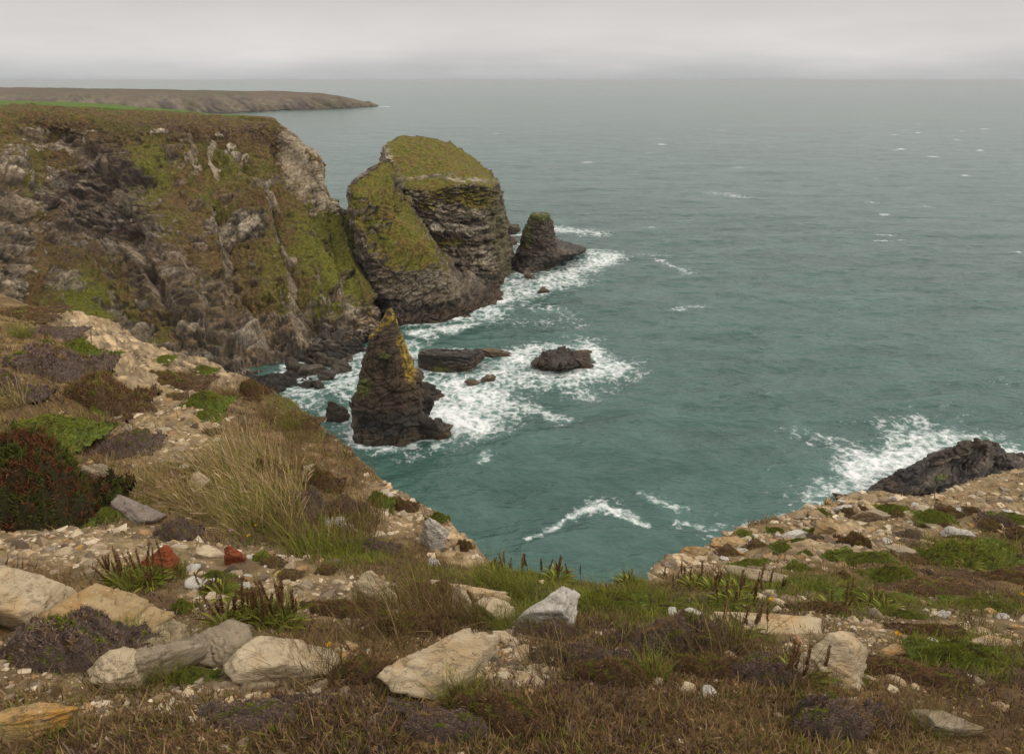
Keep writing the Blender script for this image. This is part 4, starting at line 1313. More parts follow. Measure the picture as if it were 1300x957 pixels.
def join(parts):
    Vs, Fs, Cs, o = [], [], [], 0
    for V, Fq, C in parts:
        Vs.append(V)
        Fs.append(Fq + o)
        Cs.append(C)
        o += len(V)
    return np.vstack(Vs), np.vstack(Fs), np.vstack(Cs)


def pick(r, n, cols, jit=.15):
    c = np.array(cols)[r.integers(0, len(cols), n)]
    return c * (1 + jit * r.normal(size=(n, 1)))


def lobes(seed, ball):
    """a low plant mat is several overlapping humps"""
    r = np.random.default_rng(seed + 500)
    if ball:
        L_ = [(0, 0, .44, 1.0)]
        k = 5
    else:
        L_ = [(0, 0, .34, 1.0)]
        k = 10
    for _ in range(k):
        a, q = r.uniform(0, 6.28), r.uniform(.12, .36)
        L_.append((q * math.cos(a), q * math.sin(a), r.uniform(.12, .24), r.uniform(.45, .95)))
    return L_


def mat_h(x, y, h, seed, ball):
    z = np.full(np.shape(x), -.05)
    for a, b, r_, k in lobes(seed, ball):
        d2 = ((x - a) ** 2 + (y - b) ** 2) / r_ ** 2
        z = np.maximum(z, h * k * (np.clip(1 - d2, 0, 1) ** .6) - .05 * h)
    p = np.stack([x, y, 0 * x + seed], -1)
    return z + (z > -.03) * h * (.16 * fbm(p * 6, 2, 23) + .16 * fbm(p * 15, 2, 24) + .10 * fbm(p * 34, 2, 25))


def dome_pts(r, n, h, seed, ball):
    x, y = r.uniform(-.62, .62, n * 3), r.uniform(-.62, .62, n * 3)
    z = mat_h(x, y, h, seed, ball)
    k = np.nonzero(z > .0)[0][:n]
    x, y, z = x[k], y[k], z[k]
    e = .02
    nx = (mat_h(x - e, y, h, seed, ball) - mat_h(x + e, y, h, seed, ball)) / (2 * e)
    ny = (mat_h(x, y - e, h, seed, ball) - mat_h(x, y + e, h, seed, ball)) / (2 * e)
    nrm = np.stack([np.clip(nx, -2, 2), np.clip(ny, -2, 2), np.ones(len(k))], -1)
    nrm /= np.linalg.norm(nrm, axis=1, keepdims=True)
    return np.stack([x, y, z], -1), nrm


def dome_mesh(name, h, seed, colr, mat, ball):
    m_ = 70
    g = np.linspace(-.62, .62, m_)
    x, y = np.meshgrid(g, g)
    z = mat_h(x, y, h, seed, ball)
    V = np.stack([x, y, z * .97 - .01], -1).reshape(-1, 3)
    Fq = grid_faces(m_, m_)
    keep = (z.reshape(-1)[Fq] > -.03).any(1)
    c_ = np.tile(np.array(colr), (len(V), 1)) * (1 + .5 * fbm(V * 12, 3, 29)[:, None])
    used = np.unique(Fq[keep])
    remap = np.zeros(len(V), int)
    remap[used] = np.arange(len(used))
    return mesh_from(name, V[used], remap[Fq[keep]], mat, c_[used])


HEATHER_C = [(0.24, 0.165, 0.13), (0.32, 0.23, 0.185), (0.16, 0.10, 0.07), (0.38, 0.285, 0.235), (0.22, 0.135, 0.075)]
BROWN_C = [(0.21, 0.115, 0.05), (0.28, 0.165, 0.075), (0.13, 0.075, 0.036), (0.34, 0.215, 0.095)]
GREEN_C = [(0.19, 0.225, 0.026), (0.26, 0.275, 0.03), (0.13, 0.16, 0.024), (0.30, 0.27, 0.05)]
STRAW_C = [(0.60, 0.43, 0.18), (0.48, 0.33, 0.13), (0.36, 0.26, 0.09), (0.66, 0.50, 0.25), (0.26, 0.23, 0.06)]
SHRUB_C = [(0.075, 0.088, 0.020), (0.11, 0.12, 0.022), (0.20, 0.078, 0.032), (0.14, 0.052, 0.024), (0.06, 0.06, 0.020)]


def make_mound(kind, seed):
    """unit wide plant cushion: core + sprigs (+ moss patch)"""
    r = np.random.default_rng(seed)
    if kind == 'heather':
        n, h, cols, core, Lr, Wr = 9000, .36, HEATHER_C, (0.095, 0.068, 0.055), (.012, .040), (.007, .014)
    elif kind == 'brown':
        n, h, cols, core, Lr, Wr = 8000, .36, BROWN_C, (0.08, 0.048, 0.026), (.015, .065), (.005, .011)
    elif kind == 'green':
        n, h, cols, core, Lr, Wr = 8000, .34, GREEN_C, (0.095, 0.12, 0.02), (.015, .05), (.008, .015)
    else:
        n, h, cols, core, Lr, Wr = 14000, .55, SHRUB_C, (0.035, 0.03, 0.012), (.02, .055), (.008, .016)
    ball = kind in ('green', 'shrub')
    B, Nn = dome_pts(r, n, h, seed, ball)
    n = len(B)
    d = Nn + r.normal(size=(n, 3)) * .75 + np.array([0, 0, .35])
    d /= np.linalg.norm(d, axis=1, keepdims=True)
    Ln = r.uniform(*Lr, n)
    c1 = pick(r, n, cols)
    pat = fbm(B * 5 + seed, 3, 33)
    if kind == 'shrub':
        c1 = np.where((pat > .02)[:, None], pick(r, n, SHRUB_C[2:4] + [SHRUB_C[2], (0.16, 0.085, .04)]), pick(r, n, SHRUB_C[:2] + [(0.10, 0.125, .022)]))
    if kind in ('heather', 'brown'):
        c1 = np.where((pat > .28)[:, None], pick(r, n, GREEN_C), c1)
        c1 = np.where((pat < -.3)[:, None], pick(r, n, [(.30, .19, .08), (.38, .25, .11)]), c1)
        c1 = c1 * (1 + .35 * fbm(B * 11 + seed, 2, 37))[:, None]
    if kind == 'green':
        c1 = np.where((pat > .25)[:, None], pick(r, n, [(0.13, 0.10, 0.035), (0.1, 0.07, .03)]), c1)
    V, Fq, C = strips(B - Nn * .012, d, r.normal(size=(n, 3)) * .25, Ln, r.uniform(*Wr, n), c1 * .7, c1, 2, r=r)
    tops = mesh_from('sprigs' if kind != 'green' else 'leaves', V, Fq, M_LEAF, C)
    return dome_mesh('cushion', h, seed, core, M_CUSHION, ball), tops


MOUNDS = {k: [make_mound(k, s) for s in ss] for k, ss in (('heather', (1, 2, 11)), ('brown', (3, 4, 12)), ('green', (5, 6, 7)), ('shrub', (8,)))}
NAMES = {'heather': ('heather_mound', 'heather'), 'brown': ('heath_tuft', 'heath plant'), 'green': ('thrift_cushion', 'cushion plant'), 'shrub': ('heath_shrub', 'shrub')}
MN = {k: 0 for k in MOUNDS}


def place_mound(kind, u, v, w, h, label, group=None, rot=None):
    p, dist, th_, W = at_ground(u, v, w, h)
    W *= .92
    hh = {'heather': .36, 'brown': .40, 'green': .38, 'shrub': .58}[kind]
    hh_ = h / F * dist
    D = min(W * .9, max(hh_ * .75 / math.sin(th_), W * .4))
    H = max((hh_ - D * .5 * math.sin(th_)) / math.cos(th_), W * .12) * .88
    nm, cat = NAMES[kind]
    e = link(nm, None, loc=p)
    vr = MOUNDS[kind][MN[kind] % len(MOUNDS[kind])]
    MN[kind] += 1
    link('cushion', vr[0], e)
    link('sprigs' if kind != 'green' else 'leaves', vr[1], e)
    e.scale = (W, D, min(H / hh, W * 1.5))
    e.rotation_euler = (0, 0, random.choice((0, math.pi)) + random.uniform(-.25, .25))
    tag(e, label, cat, group)
    KEEP.append((p[0], p[1], W * .42))
    return e


MOUND_LIST = [
    ('heather', 65, 462, 96, 52, 'big mauve brown heather hummock left of the path'), ('brown', 128, 494, 84, 58, 'dark brown heath bank beside the path'), ('heather', 222, 670, 48, 42, 'small mauve heather ball with green rim by the grass'),
    ('heather', 80, 815, 132, 74, 'mauve heather mound with moss at the bottom left'), ('heather', 845, 806, 150, 56, 'wide brown grey heather mound right of centre'), ('heather', 385, 635, 60, 50, 'mauve heather patch beside the tall straw grass'),
    ('brown', 560, 752, 90, 34, 'dark heather draped over the long pale slab'), ('brown', 320, 490, 34, 26, 'dark round plant at the brink above the cove'), ('heather', 10, 490, 60, 40, 'mauve heather hump at the left edge'), ('shrub', 46, 612, 132, 140, 'large dark green and rusty red shrub at the left edge'),
    ('brown', 405, 605, 50, 44, 'dark bronze heath plant near the brink'), ('heather', 440, 640, 40, 28, 'thin mauve heather strip beside the bare earth'), ('brown', 1085, 686, 34, 28, 'dark brown dead tuft on the scree'), ('brown', 340, 590, 40, 30, 'brown tuft behind the tall straw grass'),
    ('brown', 510, 640, 36, 22, 'low mauve brown tuft near the brink'), ('brown', 590, 690, 22, 20, 'rusty tuft beside the tilted white slab'), ('heather', 700, 800, 80, 26, 'low brown heather in front of the pointed boulder'), ('heather', 960, 850, 110, 40, 'brown heather before the split pale boulder'),
    ('brown', 780, 850, 90, 40, 'tangled brown heath at the bottom right of centre'), ('brown', 470, 850, 90, 36, 'brown heath left of the broad cream slab'), ('brown', 520, 790, 100, 40, 'brown withered heath behind the broad cream slab'), ('brown', 1040, 770, 60, 20, 'thin brown heath behind the pale slab'),
    ('brown', 1180, 800, 70, 22, 'brown heath between green cushions on the right'), ('brown', 1280, 730, 60, 18, 'brown heath at the right edge of the scree'), ('brown', 640, 900, 120, 50, 'brown heath below the broad cream slab'), ('heather', 1060, 910, 120, 50, 'heather mound under the split pale boulder'),
    ('brown', 25, 395, 70, 16, 'bronze heath on the upper left skyline'), ('heather', 60, 420, 60, 16, 'mauve heather strip below the left skyline'), ('brown', 215, 480, 80, 22, 'low brown heath across the path end'), ('brown', 370, 530, 60, 26, 'bronze heath spilling over the brink above the cove'),
    ('heather', 470, 690, 60, 24, 'mauve heather mat above the cream angular stone'), ('brown', 430, 770, 90, 30, 'reddish brown heath between gravel and withered heath'), ('heather', 160, 560, 60, 30, 'mauve heather beside the big shrub and path'), ('heather', 740, 830, 110, 34, 'mauve brown heath mat right of the broad slab'),
    ('brown', 900, 845, 100, 34, 'dark bronze heath under the flat pale slab'), ('brown', 1150, 850, 110, 30, 'dark bronze heath right of the split boulder'), ('brown', 1190, 745, 100, 18, 'brown heath strip under the round cushion'), ('heather', 330, 900, 120, 34, 'mauve heath mat at the bottom left of centre'), ('heather', 560, 915, 130, 36, 'mauve heath mat at the bottom centre'),
    ('green', 480, 630, 36, 34, 'bright bushy green plant on bare earth near the brink'), ('green', 540, 632, 18, 14, 'small green tuft right of the bushy plant'), ('green', 556, 655, 28, 26, 'olive cushion above the tilted white slab'), ('green', 98, 445, 60, 30, 'dark green creeping plant behind the heather hummock'),
    ('green', 260, 505, 50, 26, 'grey green leafy clump beyond the straw grass'), ('green', 770, 758, 90, 26, 'long bright green turf cushion at the brink'), ('green', 700, 765, 60, 18, 'low green turf behind the pointed boulder'), ('green', 850, 772, 70, 18, 'green turf behind the wide heather mound'),
    ('green', 1132, 645, 42, 15, 'green cushion at the top of the scree, left one'), ('green', 1188, 654, 38, 15, 'green cushion at the top of the scree, right one'), ('green', 1034, 675, 20, 12, 'tiny green cushion beside the upright orange stone'), ('green', 1014, 686, 24, 10, 'tiny flat cushion left of the orange stone'),
    ('green', 954, 714, 46, 13, 'flat green patch above the grey slab'), ('green', 1102, 706, 56, 16, 'olive cushion in the middle of the scree'), ('green', 1134, 727, 52, 24, 'round bright green cushion in mid scree'), ('green', 1225, 703, 115, 36, 'largest green cushion on the right slope'),
    ('green', 1285, 656, 34, 13, 'green cushion high at the right edge'), ('green', 1222, 828, 84, 34, 'dark green cushion low on the right'), ('green', 1040, 745, 60, 14, 'thin green turf strip below the grey slab'), ('green', 1110, 758, 80, 18, 'green turf strip under the round cushion'),
    ('green', 1250, 768, 70, 18, 'green turf strip below the largest cushion'), ('green', 232, 770, 28, 20, 'small bright cushion on the gravel by the boulders'), ('green', 135, 800, 44, 40, 'bright moss on the shoulder of the mossy mound'), ('green', 245, 856, 44, 22, 'green plant at the foot of the long slab'),
    ('green', 150, 650, 50, 22, 'green sprigs at the foot of the big shrub'), ('green', 275, 730, 34, 18, 'thin green tuft on the gravel between reds'), ('green', 1150, 780, 50, 14, 'small turf tuft right of the turf strip'), ('green', 920, 765, 50, 14, 'green turf behind the flat pale slab'),
    ('green', 985, 672, 20, 8, 'small green speck of cushion on the ledge'), ('green', 1065, 705, 30, 9, 'small low cushion left of the olive cushion'), ('green', 60, 545, 90, 40, 'green crown of leaves above the rusty shrub'), ('green', 330, 665, 50, 24, 'green grassy clump at the foot of the tall grass'),
]
for a in MOUND_LIST:
    place_mound(*a)


def make_tussock(seed, n, cols, Ln, spread, lean, width=(.0035, .007), heads=0.0):
    r = np.random.default_rng(seed)
    a, q = r.uniform(0, 6.28, n), np.sqrt(r.uniform(0, 1, n)) * spread
    B = np.stack([q * np.cos(a), q * np.sin(a), np.full(n, -.01)], -1)
    d = np.stack([np.cos(a) * .25, np.sin(a) * .25, np.ones(n)], -1) + r.normal(size=(n, 3)) * .20 + np.array(lean) * .5
    d /= np.linalg.norm(d, axis=1, keepdims=True)
    bend = np.array(lean) * .55 + r.normal(size=(n, 3)) * .26 + np.array([0, 0, -.12])
    L_ = r.uniform(*Ln, n)
    c1 = pick(r, n, cols)
    c0 = c1 * .55 + np.array([0.02, .03, .004])
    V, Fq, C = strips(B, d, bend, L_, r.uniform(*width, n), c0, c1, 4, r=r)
    parts = [(V, Fq, C)]
    if heads:
        k = int(n * heads)
        tip = B[:k] + d[:k] * L_[:k, None] * .86 + bend[:k] * (L_[:k] * .74)[:, None]
        dd = d[:k] + bend[:k] * 1.7
        dd /= np.linalg.norm(dd, axis=1, keepdims=True)
        cH = pick(r, k, [(0.36, 0.27, 0.15), (0.28, 0.2, 0.11)])
        parts.append(strips(tip, dd, bend[:k] * .2, r.uniform(.05, .10, k), r.uniform(.008, .013, k), cH, cH, 4, r=r, profile=lambda t: .25 + math.sin(math.pi * min(t * .9 + .05, 1)) * .9))
    return join(parts)


def tus_mesh(nm, *a, **k):
    V, Fq, C = make_tussock(*a, **k)
    return mesh_from(nm, V, Fq, M_LEAF, C)


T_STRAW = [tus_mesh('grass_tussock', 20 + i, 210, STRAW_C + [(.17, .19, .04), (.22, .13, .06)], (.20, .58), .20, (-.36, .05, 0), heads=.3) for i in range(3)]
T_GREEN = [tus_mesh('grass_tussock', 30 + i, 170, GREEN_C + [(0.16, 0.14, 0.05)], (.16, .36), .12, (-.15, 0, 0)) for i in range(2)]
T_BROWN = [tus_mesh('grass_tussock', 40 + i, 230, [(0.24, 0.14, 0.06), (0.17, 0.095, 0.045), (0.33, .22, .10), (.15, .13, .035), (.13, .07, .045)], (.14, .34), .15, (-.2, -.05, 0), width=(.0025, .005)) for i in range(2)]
TUS = [
    (T_STRAW, 280, 605, .85, 'straw coloured tall grass tussock, leftmost of the big stand'), (T_STRAW, 318, 628, .9, 'tall straw grass tussock in the middle of the stand'), (T_STRAW, 350, 662, .85, 'tall straw grass tussock at the right foot of the stand'),
    (T_STRAW, 302, 580, .8, 'straw grass tussock at the back of the stand'), (T_STRAW, 338, 598, .75, 'straw grass tussock behind the middle of the stand'), (T_STRAW, 362, 636, .75, 'straw grass tussock on the seaward side of the stand'),
    (T_STRAW, 268, 655, .6, 'lower straw tussock beside the small heather ball'), (T_STRAW, 312, 672, .6, 'straw tussock at the front of the stand'), (T_STRAW, 232, 634, .55, 'straw tussock behind the mauve slab'), (T_STRAW, 196, 615, .5, 'sparse straw tussock behind the lichened boulder'),
    (T_GREEN, 320, 660, .9, 'green grass at the base of the straw stand'), (T_GREEN, 118, 560, .9, 'yellow green grass tuft beside the big shrub'), (T_STRAW, 14, 515, .7, 'pale grass tuft at the left edge above the shrub'), (T_GREEN, 30, 430, 1.3, 'green grass tuft on the upper left brink'),
    (T_GREEN, 395, 705, .9, 'bright green grass tuft below the brown grass bank'), (T_GREEN, 440, 705, .7, 'green grass tuft left of the cream angular stone'), (T_BROWN, 420, 690, 1.0, 'reddish brown grass bank above the green tuft'), (T_BROWN, 450, 685, 1.0, 'reddish brown grass right of the white quartz'),
    (T_BROWN, 370, 690, 1.0, 'brown grass bank below the straw stand'), (T_BROWN, 520, 785, .8, 'brown wispy grass left of the cream block'), (T_BROWN, 545, 800, .8, 'brown wispy grass above the broad cream slab'), (T_BROWN, 490, 815, .7, 'brown wispy grass left of the broad slab'),
    (T_BROWN, 590, 795, .6, 'brown grass beside the small cream cube'), (T_BROWN, 890, 840, .7, 'brown grass under the wide heather mound'), (T_BROWN, 930, 830, .7, 'brown grass before the flat pale slab'), (T_BROWN, 1000, 855, .6, 'brown grass left of the split boulder'),
    (T_GREEN, 660, 755, .55, 'green grass left of the pointed boulder'), (T_GREEN, 760, 775, .5, 'green grass right of the pointed boulder'), (T_GREEN, 810, 760, .5, 'green grass near the brink behind the heather'), (T_GREEN, 620, 745, .6, 'green grass at the brink behind the long slab'),
    (T_GREEN, 350, 790, .6, 'green grass under the dark dock spikes'), (T_GREEN, 175, 745, .45, 'green grass under the small spikes by the red stone'), (T_BROWN, 470, 660, .8, 'brown grass on the brink below the bushy plant'), (T_BROWN, 1240, 800, .5, 'brown grass right of the gravel'),
    (T_BROWN, 400, 860, .6, 'brown grass right of the pale pointed boulder'), (T_BROWN, 700, 850, .6, 'brown grass right of the broad cream slab'), (T_GREEN, 830, 860, .4, 'green sprig below the wide heather mound'), (T_BROWN, 380, 560, .9, 'bronze grass near the brink above the heath plant'),
    (T_BROWN, 340, 530, 1.0, 'bronze grass at the brink above the cove'), (T_GREEN, 370, 545, .9, 'green grass on the brink above the cove'), (T_BROWN, 240, 480, 1.0, 'brown turf grass beyond the path'), (T_BROWN, 290, 505, 1.0, 'brown grass left of the dark round plant'),
    (T_BROWN, 370, 545, .7, 'bronze grass beside the green grass on the cove brink'),
]
for i, (vs, u_, v_, s_, lb) in enumerate(TUS):
    p = G(u_, v_)
    o = link('grass_tussock', vs[i % len(vs)], loc=p)
    o.scale = (s_, s_, s_)
    o.rotation_euler = (0, 0, random.uniform(-.5, .5))
    tag(o, lb, 'grass tussock', 'grass tussocks on the near slope')


# dock-like seed spikes
def spike_mesh(seed, h=.2):
    r = np.random.default_rng(seed)
    n = 150
    hb = h * .42
    t = r.uniform(0, 1, n)
    a = r.uniform(0, 6.28, n)
    B = np.stack([0.002 * np.cos(a), 0.002 * np.sin(a), hb + t * (h - hb)], -1)
    d = np.stack([np.cos(a), np.sin(a), np.full(n, 1.2)], -1)
    d /= np.linalg.norm(d, axis=1, keepdims=True)
    c_ = pick(r, n, [(0.15, 0.076, 0.034), (0.20, 0.108, 0.048), (0.10, 0.054, 0.026), (.25, .14, .065)])
    q = strips(B, d, r.normal(size=(n, 3)) * .1, r.uniform(.007, .013, n) * (1.15 - .5 * t), np.full(n, .005), c_, c_, 1, r=r)
    st = strips(np.zeros((3, 3)), np.tile([0, 0, 1.], (3, 1)), np.zeros((3, 3)), np.full(3, h), np.full(3, .0035), np.tile([.09, .055, .025], (3, 1)), np.tile([.07, .04, .02], (3, 1)), 2, r=r)
    V, Fq, C = join([q, st])
    return mesh_from('seed_spike', V, Fq, M_LEAF, C)


SPK = [spike_mesh(70 + i, h) for i, h in enumerate((.13, .17, .2))]
rl = np.random.default_rng(5)
nlf = 60
aa = rl.uniform(0, 6.28, nlf)
V, Fq, C = strips(np.stack([np.cos(aa) * .03, np.sin(aa) * .03, 0 * aa], -1), np.stack([np.cos(aa) * .5, np.sin(aa) * .5, 0 * aa + .8], -1), np.stack([np.cos(aa) * .3, np.sin(aa) * .3, 0 * aa - .4], -1),
                  rl.uniform(.06, .13, nlf), rl.uniform(.008, .014, nlf), pick(rl, nlf, GREEN_C) * .7, pick(rl, nlf, GREEN_C + [(.1, .05, .02)]), 3, r=rl, profile=lambda t: .3 + math.sin(math.pi * min(1, t * .95 + .03)) * .9)
ROS = mesh_from('leaves', V, Fq, M_LEAF, C)
DOCK = [(165, 742, 92, 16, 24, 'clump of dark brown seed spikes by the large red stone', .9), (335, 792, 108, 22, 30, 'clump of dark seed spikes above the pale pointed boulder', 1.), (650, 728, 50, 10, 16, 'seed spikes on the brink, left end of the row', .85), (690, 730, 60, 10, 20, 'seed spikes on the brink, middle of the row', .9),
        (730, 736, 50, 8, 16, 'seed spikes on the brink, right end of the row', .85), (440, 665, 60, 12, 16, 'reddish seed spikes on the brown grass bank', 1.), (930, 770, 60, 10, 8, 'thin seed spikes behind the flat pale slab', 1.), (880, 745, 80, 12, 10, 'sparse upright seed spikes near the ledge', .9), (960, 755, 70, 10, 8, 'sparse seed spikes right of the ledge spikes', .9), (945, 808, 60, 6, 10, 'dead sprigs in front of the flat pale slab', .8),
        (270, 755, 40, 8, 8, 'small seed spikes on the gravel between boulders', .6), (85, 445, 70, 14, 10, 'dead brown stalks on the upper left brink', 1.6), (1250, 720, 50, 10, 7, 'dead stalks below the largest green cushion', .8), (1090, 775, 70, 10, 9, 'seed spikes right of the flat pale slab', .8), (790, 745, 40, 6, 7, 'few seed spikes at the brink right of the row', .6), (1020, 865, 50, 12, 8, 'seed spikes under the split pale boulder', .8)]
for (u_, v_, wu, wv, n, lb, sc) in DOCK:
    p0 = G(u_, v_)
    e = link('dock_clump', None, loc=p0)
    tag(e, lb, 'seed-head plant', 'seed spike clumps on the near slope')
    for k in range(n):
        uu, vv = u_ + random.uniform(-.5, .5) * wu, v_ + random.uniform(-.5, .5) * wv
        p = G(uu, vv)
        if np.linalg.norm(p - p0) > 1.5 * np.linalg.norm(p0 - EYE):
            continue
        o = link('seed_spike', random.choice(SPK), e, loc=p - p0)
        s_ = sc * random.uniform(.7, 1.15)
        o.scale = (s_, s_, s_)
        o.rotation_euler = (random.gauss(0, .12), random.gauss(-.06, .12), random.uniform(0, 6.28))
        if k % 4 == 0:
            o = link('leaves', ROS, e, loc=p - p0)
            o.scale = (.8, .8, .8)

# small tufts: at the feet of the boulders, and dotted over the scree and the left slope
tr = np.random.default_rng(31)
for (u_, v_, w, h, mat, lb, cat, tilt, hf) in STONES:
    if mat is None or w < 44 or v_ < 690:
        continue
    for k in range(4):
        uu, vv = u_ + tr.uniform(-.55, .55) * w, v_ + h * tr.uniform(.35, .62)
        p = G(uu, vv)
        o = link('grass_tuft', (T_BROWN + T_GREEN)[tr.integers(4)], loc=p)
        s_ = tr.uniform(.22, .42)
        o.scale = (s_, s_, s_ * tr.uniform(.7, 1.0))
        o.rotation_euler = (0, 0, tr.uniform(0, 6.28))
        tag(o, 'small tuft of grass growing at the foot of a boulder', 'grass tuft', 'grass tufts at the feet of boulders')
for (cu, cv, ru, rv, n, tx, gr) in [(1110, 690, 200, 55, 34, 'small dark heath tuft dotted over the right hand scree', 'heath tufts on the right scree'), (200, 500, 120, 70, 18, 'small dark heath tuft dotted over the left slope', 'heath tufts on the left slope'), (330, 745, 130, 40, 12, 'small dark heath tuft on the gravel path', 'heath tufts on the gravel path')]:
    for k in range(n):
        a, q = tr.uniform(0, 6.28), math.sqrt(tr.uniform(0, 1))
        p = G(cu + ru * q * math.cos(a), cv + rv * q * math.sin(a))
        dist = np.linalg.norm(p - EYE)
        if dist > 16:
            continue
        kind = ('brown', 'heather', 'brown', 'green')[tr.integers(4)]
        e = link('heath_tuft', None, loc=p)
        vr = MOUNDS[kind][tr.integers(3)]
        link('cushion', vr[0], e)
        link('sprigs', vr[1], e)
        w_ = tr.uniform(12, 30) / F * dist
        e.scale = (w_, w_ * .8, w_ * tr.uniform(.5, .9))
        e.rotation_euler = (0, 0, tr.uniform(0, 6.28))
        tag(e, tx.replace('dark ', ''), 'heath plant', gr)

# small yellow and pink flowers
fl = []
for colr in ((0.75, 0.42, 0.01), (0.55, 0.25, 0.40)):
    a = np.linspace(0, 6.28, 9, endpoint=False)
    c_ = np.tile(colr, (9, 1))
    pet = strips(np.tile([0, 0, .05], (9, 1)), np.stack([np.cos(a), np.sin(a), 0 * a + .35], -1), np.zeros((9, 3)), np.full(9, .011), np.full(9, .008), c_, c_, 1, profile=lambda t: .5 + t * .5)
    st = strips(np.zeros((2, 3)), np.tile([0, 0, 1.], (2, 1)), np.zeros((2, 3)), np.full(2, .05), np.full(2, .003), np.tile([.06, .09, .02], (2, 1)), np.tile([.06, .09, .02], (2, 1)), 1)
    fl.append((mesh_from('stem', *st[:2], M_LEAF, st[2]), mesh_from('petals', *pet[:2], M_LEAF, pet[2])))
for (u_, v_, k, lb) in [(327, 676, 0, 'yellow flower in the brown grass above the gravel'), (317, 689, 0, 'yellow flower just above the smaller red stone'), (419, 834, 0, 'yellow flower at the tip of the pale pointed boulder'), (977, 772, 0, 'orange yellow flower behind the flat pale slab'),
                        (1137, 817, 0, 'orange yellow flower beside a flat brown stone'), (1295, 763, 0, 'yellow flower at the right edge of the slope'), (295, 682, 1, 'pink flower beside the straw grass')]:
    e = link('small_flower', None, loc=G(u_, v_))
    link('stem', fl[k][0], e)
    link('petals', fl[k][1], e)
    tag(e, lb, 'flower')

# ------------------------------------------------------------------ ground cover (uncountable)
kx = np.array(KEEP)


def clear_of(x, y):
    ok = np.ones(len(x), bool)
    for a, b, r in kx:
        ok &= (x - a) ** 2 + (y - b) ** 2 > (r * .6) ** 2
    return ok


def sample_ground(n, seed, rmax=22, pw=1.0):
    r = np.random.default_rng(seed)
    q = r.uniform(0, 1, n) ** pw
    rad = 0.95 * (rmax / .95) ** q
    t = np.radians(r.uniform(-54, 54, n))
    x, y = rad * np.sin(t), rad * np.cos(t)
    k = inside(x, y, EDGE_POLY)
    x, y = x[k], y[k]
    return np.stack([x, y, ground_z(x, y)], -1), r


p, r = sample_ground(520000, 901)
u, v, bare, bed, turf = ground_masks(p)
patch = fbm(p * 3.5, 3, 911)
nearb = sstep(2.3, 1.6, np.hypot(p[:, 0], p[:, 1]))
dens = np.clip(.52 + .9 * turf - .75 * bare * (1 - .35 * turf) - .7 * bed + patch * .5 + .45 * nearb, 0.015, 1)
k = (r.uniform(0, 1, len(p)) < dens) & clear_of(p[:, 0], p[:, 1])
p, turf, bare, patch = p[k], turf[k], bare[k], patch[k]
n = len(p)
dist = np.hypot(p[:, 0], p[:, 1])
isg = r.uniform(0, 1, n) < np.clip(.12 + .75 * turf + patch * .25, 0, 1)
pz = fbm(p * 1.7, 3, 915) + .35 * r.normal(size=n)
br = np.where((pz > .25)[:, None], pick(r, n, [(0.30, 0.19, 0.085), (0.38, .27, .135), (.24, .155, .065), (.18, .14, .05)]),
              np.where((pz > -.22)[:, None], pick(r, n, BROWN_C), pick(r, n, [(0.17, .105, .085), (.12, .066, .045), (.22, .15, .12), (.09, .05, .03)])))
c1 = np.where(isg[:, None], pick(r, n, GREEN_C), br)
Ln = r.uniform(.02, .07, n) * np.clip(dist / 2.4, .75, 1) * np.where(isg, .9, 1.0) * np.clip(dist / 4, .75, 1.8) * (1 + .5 * patch)
d = r.normal(size=(n, 3)) * .55 + np.array([-.1, 0, 1.0])
d[:, 2] = np.abs(d[:, 2]) + .1
d /= np.linalg.norm(d, axis=1, keepdims=True)
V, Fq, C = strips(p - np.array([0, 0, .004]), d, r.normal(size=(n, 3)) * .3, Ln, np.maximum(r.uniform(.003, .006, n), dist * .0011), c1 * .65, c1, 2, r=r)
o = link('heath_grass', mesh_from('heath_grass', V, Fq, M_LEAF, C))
tag(o, 'short withered brown and green heath grass covering the slope', 'heath grass', kind='stuff')

p, r = sample_ground(150000, 902)
u, v, bare, bed, turf = ground_masks(p)
clus = fbm(p * 2.6, 4, 921)
dens = np.clip((.05 + .95 * bare + .30 * bed - .5 * turf) * (.8 + 1.7 * clus), 0.015, 1)
k = (r.uniform(0, 1, len(p)) < dens) & clear_of(p[:, 0], p[:, 1])
p = p[k]
n = len(p)
dist = np.hypot(p[:, 0], p[:, 1])
D0, F0 = ico(1)
size = (r.lognormal(-5.1, .8, n)).clip(.002, .045) * np.clip(dist / 3.6, .7, 2.3)
ax = np.stack([r.uniform(.7, 1.4, n), r.uniform(.6, 1.1, n), r.uniform(.35, .8, n)], -1)
ang = r.uniform(0, 6.28, n)
jit = 1 + .28 * r.normal(size=(n, len(D0), 1))
V = D0[None] * jit * ax[:, None] * size[:, None, None]
ca, sa = np.cos(ang)[:, None], np.sin(ang)[:, None]
V = np.stack([V[..., 0] * ca - V[..., 1] * sa, V[..., 0] * sa + V[..., 1] * ca, V[..., 2]], -1) + p[:, None] - np.array([0, 0, .12]) * size[:, None, None]
Fq = (F0[None] + np.arange(n)[:, None, None] * len(D0)).reshape(-1, 3)
pc = pick(r, n, [(0.35, 0.265, 0.165), (0.28, 0.20, 0.115), (0.33, 0.235, 0.135), (0.24, 0.185, 0.12), (0.46, 0.38, 0.265), (0.30, 0.185, 0.09), (0.19, 0.14, .095), (0.13, 0.092, .06), (.42, .34, .23)], .18)
C = np.repeat(pc, len(D0), 0)
o = link('gravel', mesh_from('gravel', V.reshape(-1, 3), Fq, M_PEBBLE, C, smooth=False))
tag(o, 'loose cream and tan gravel scattered over the path and scree', 'gravel', kind='stuff')

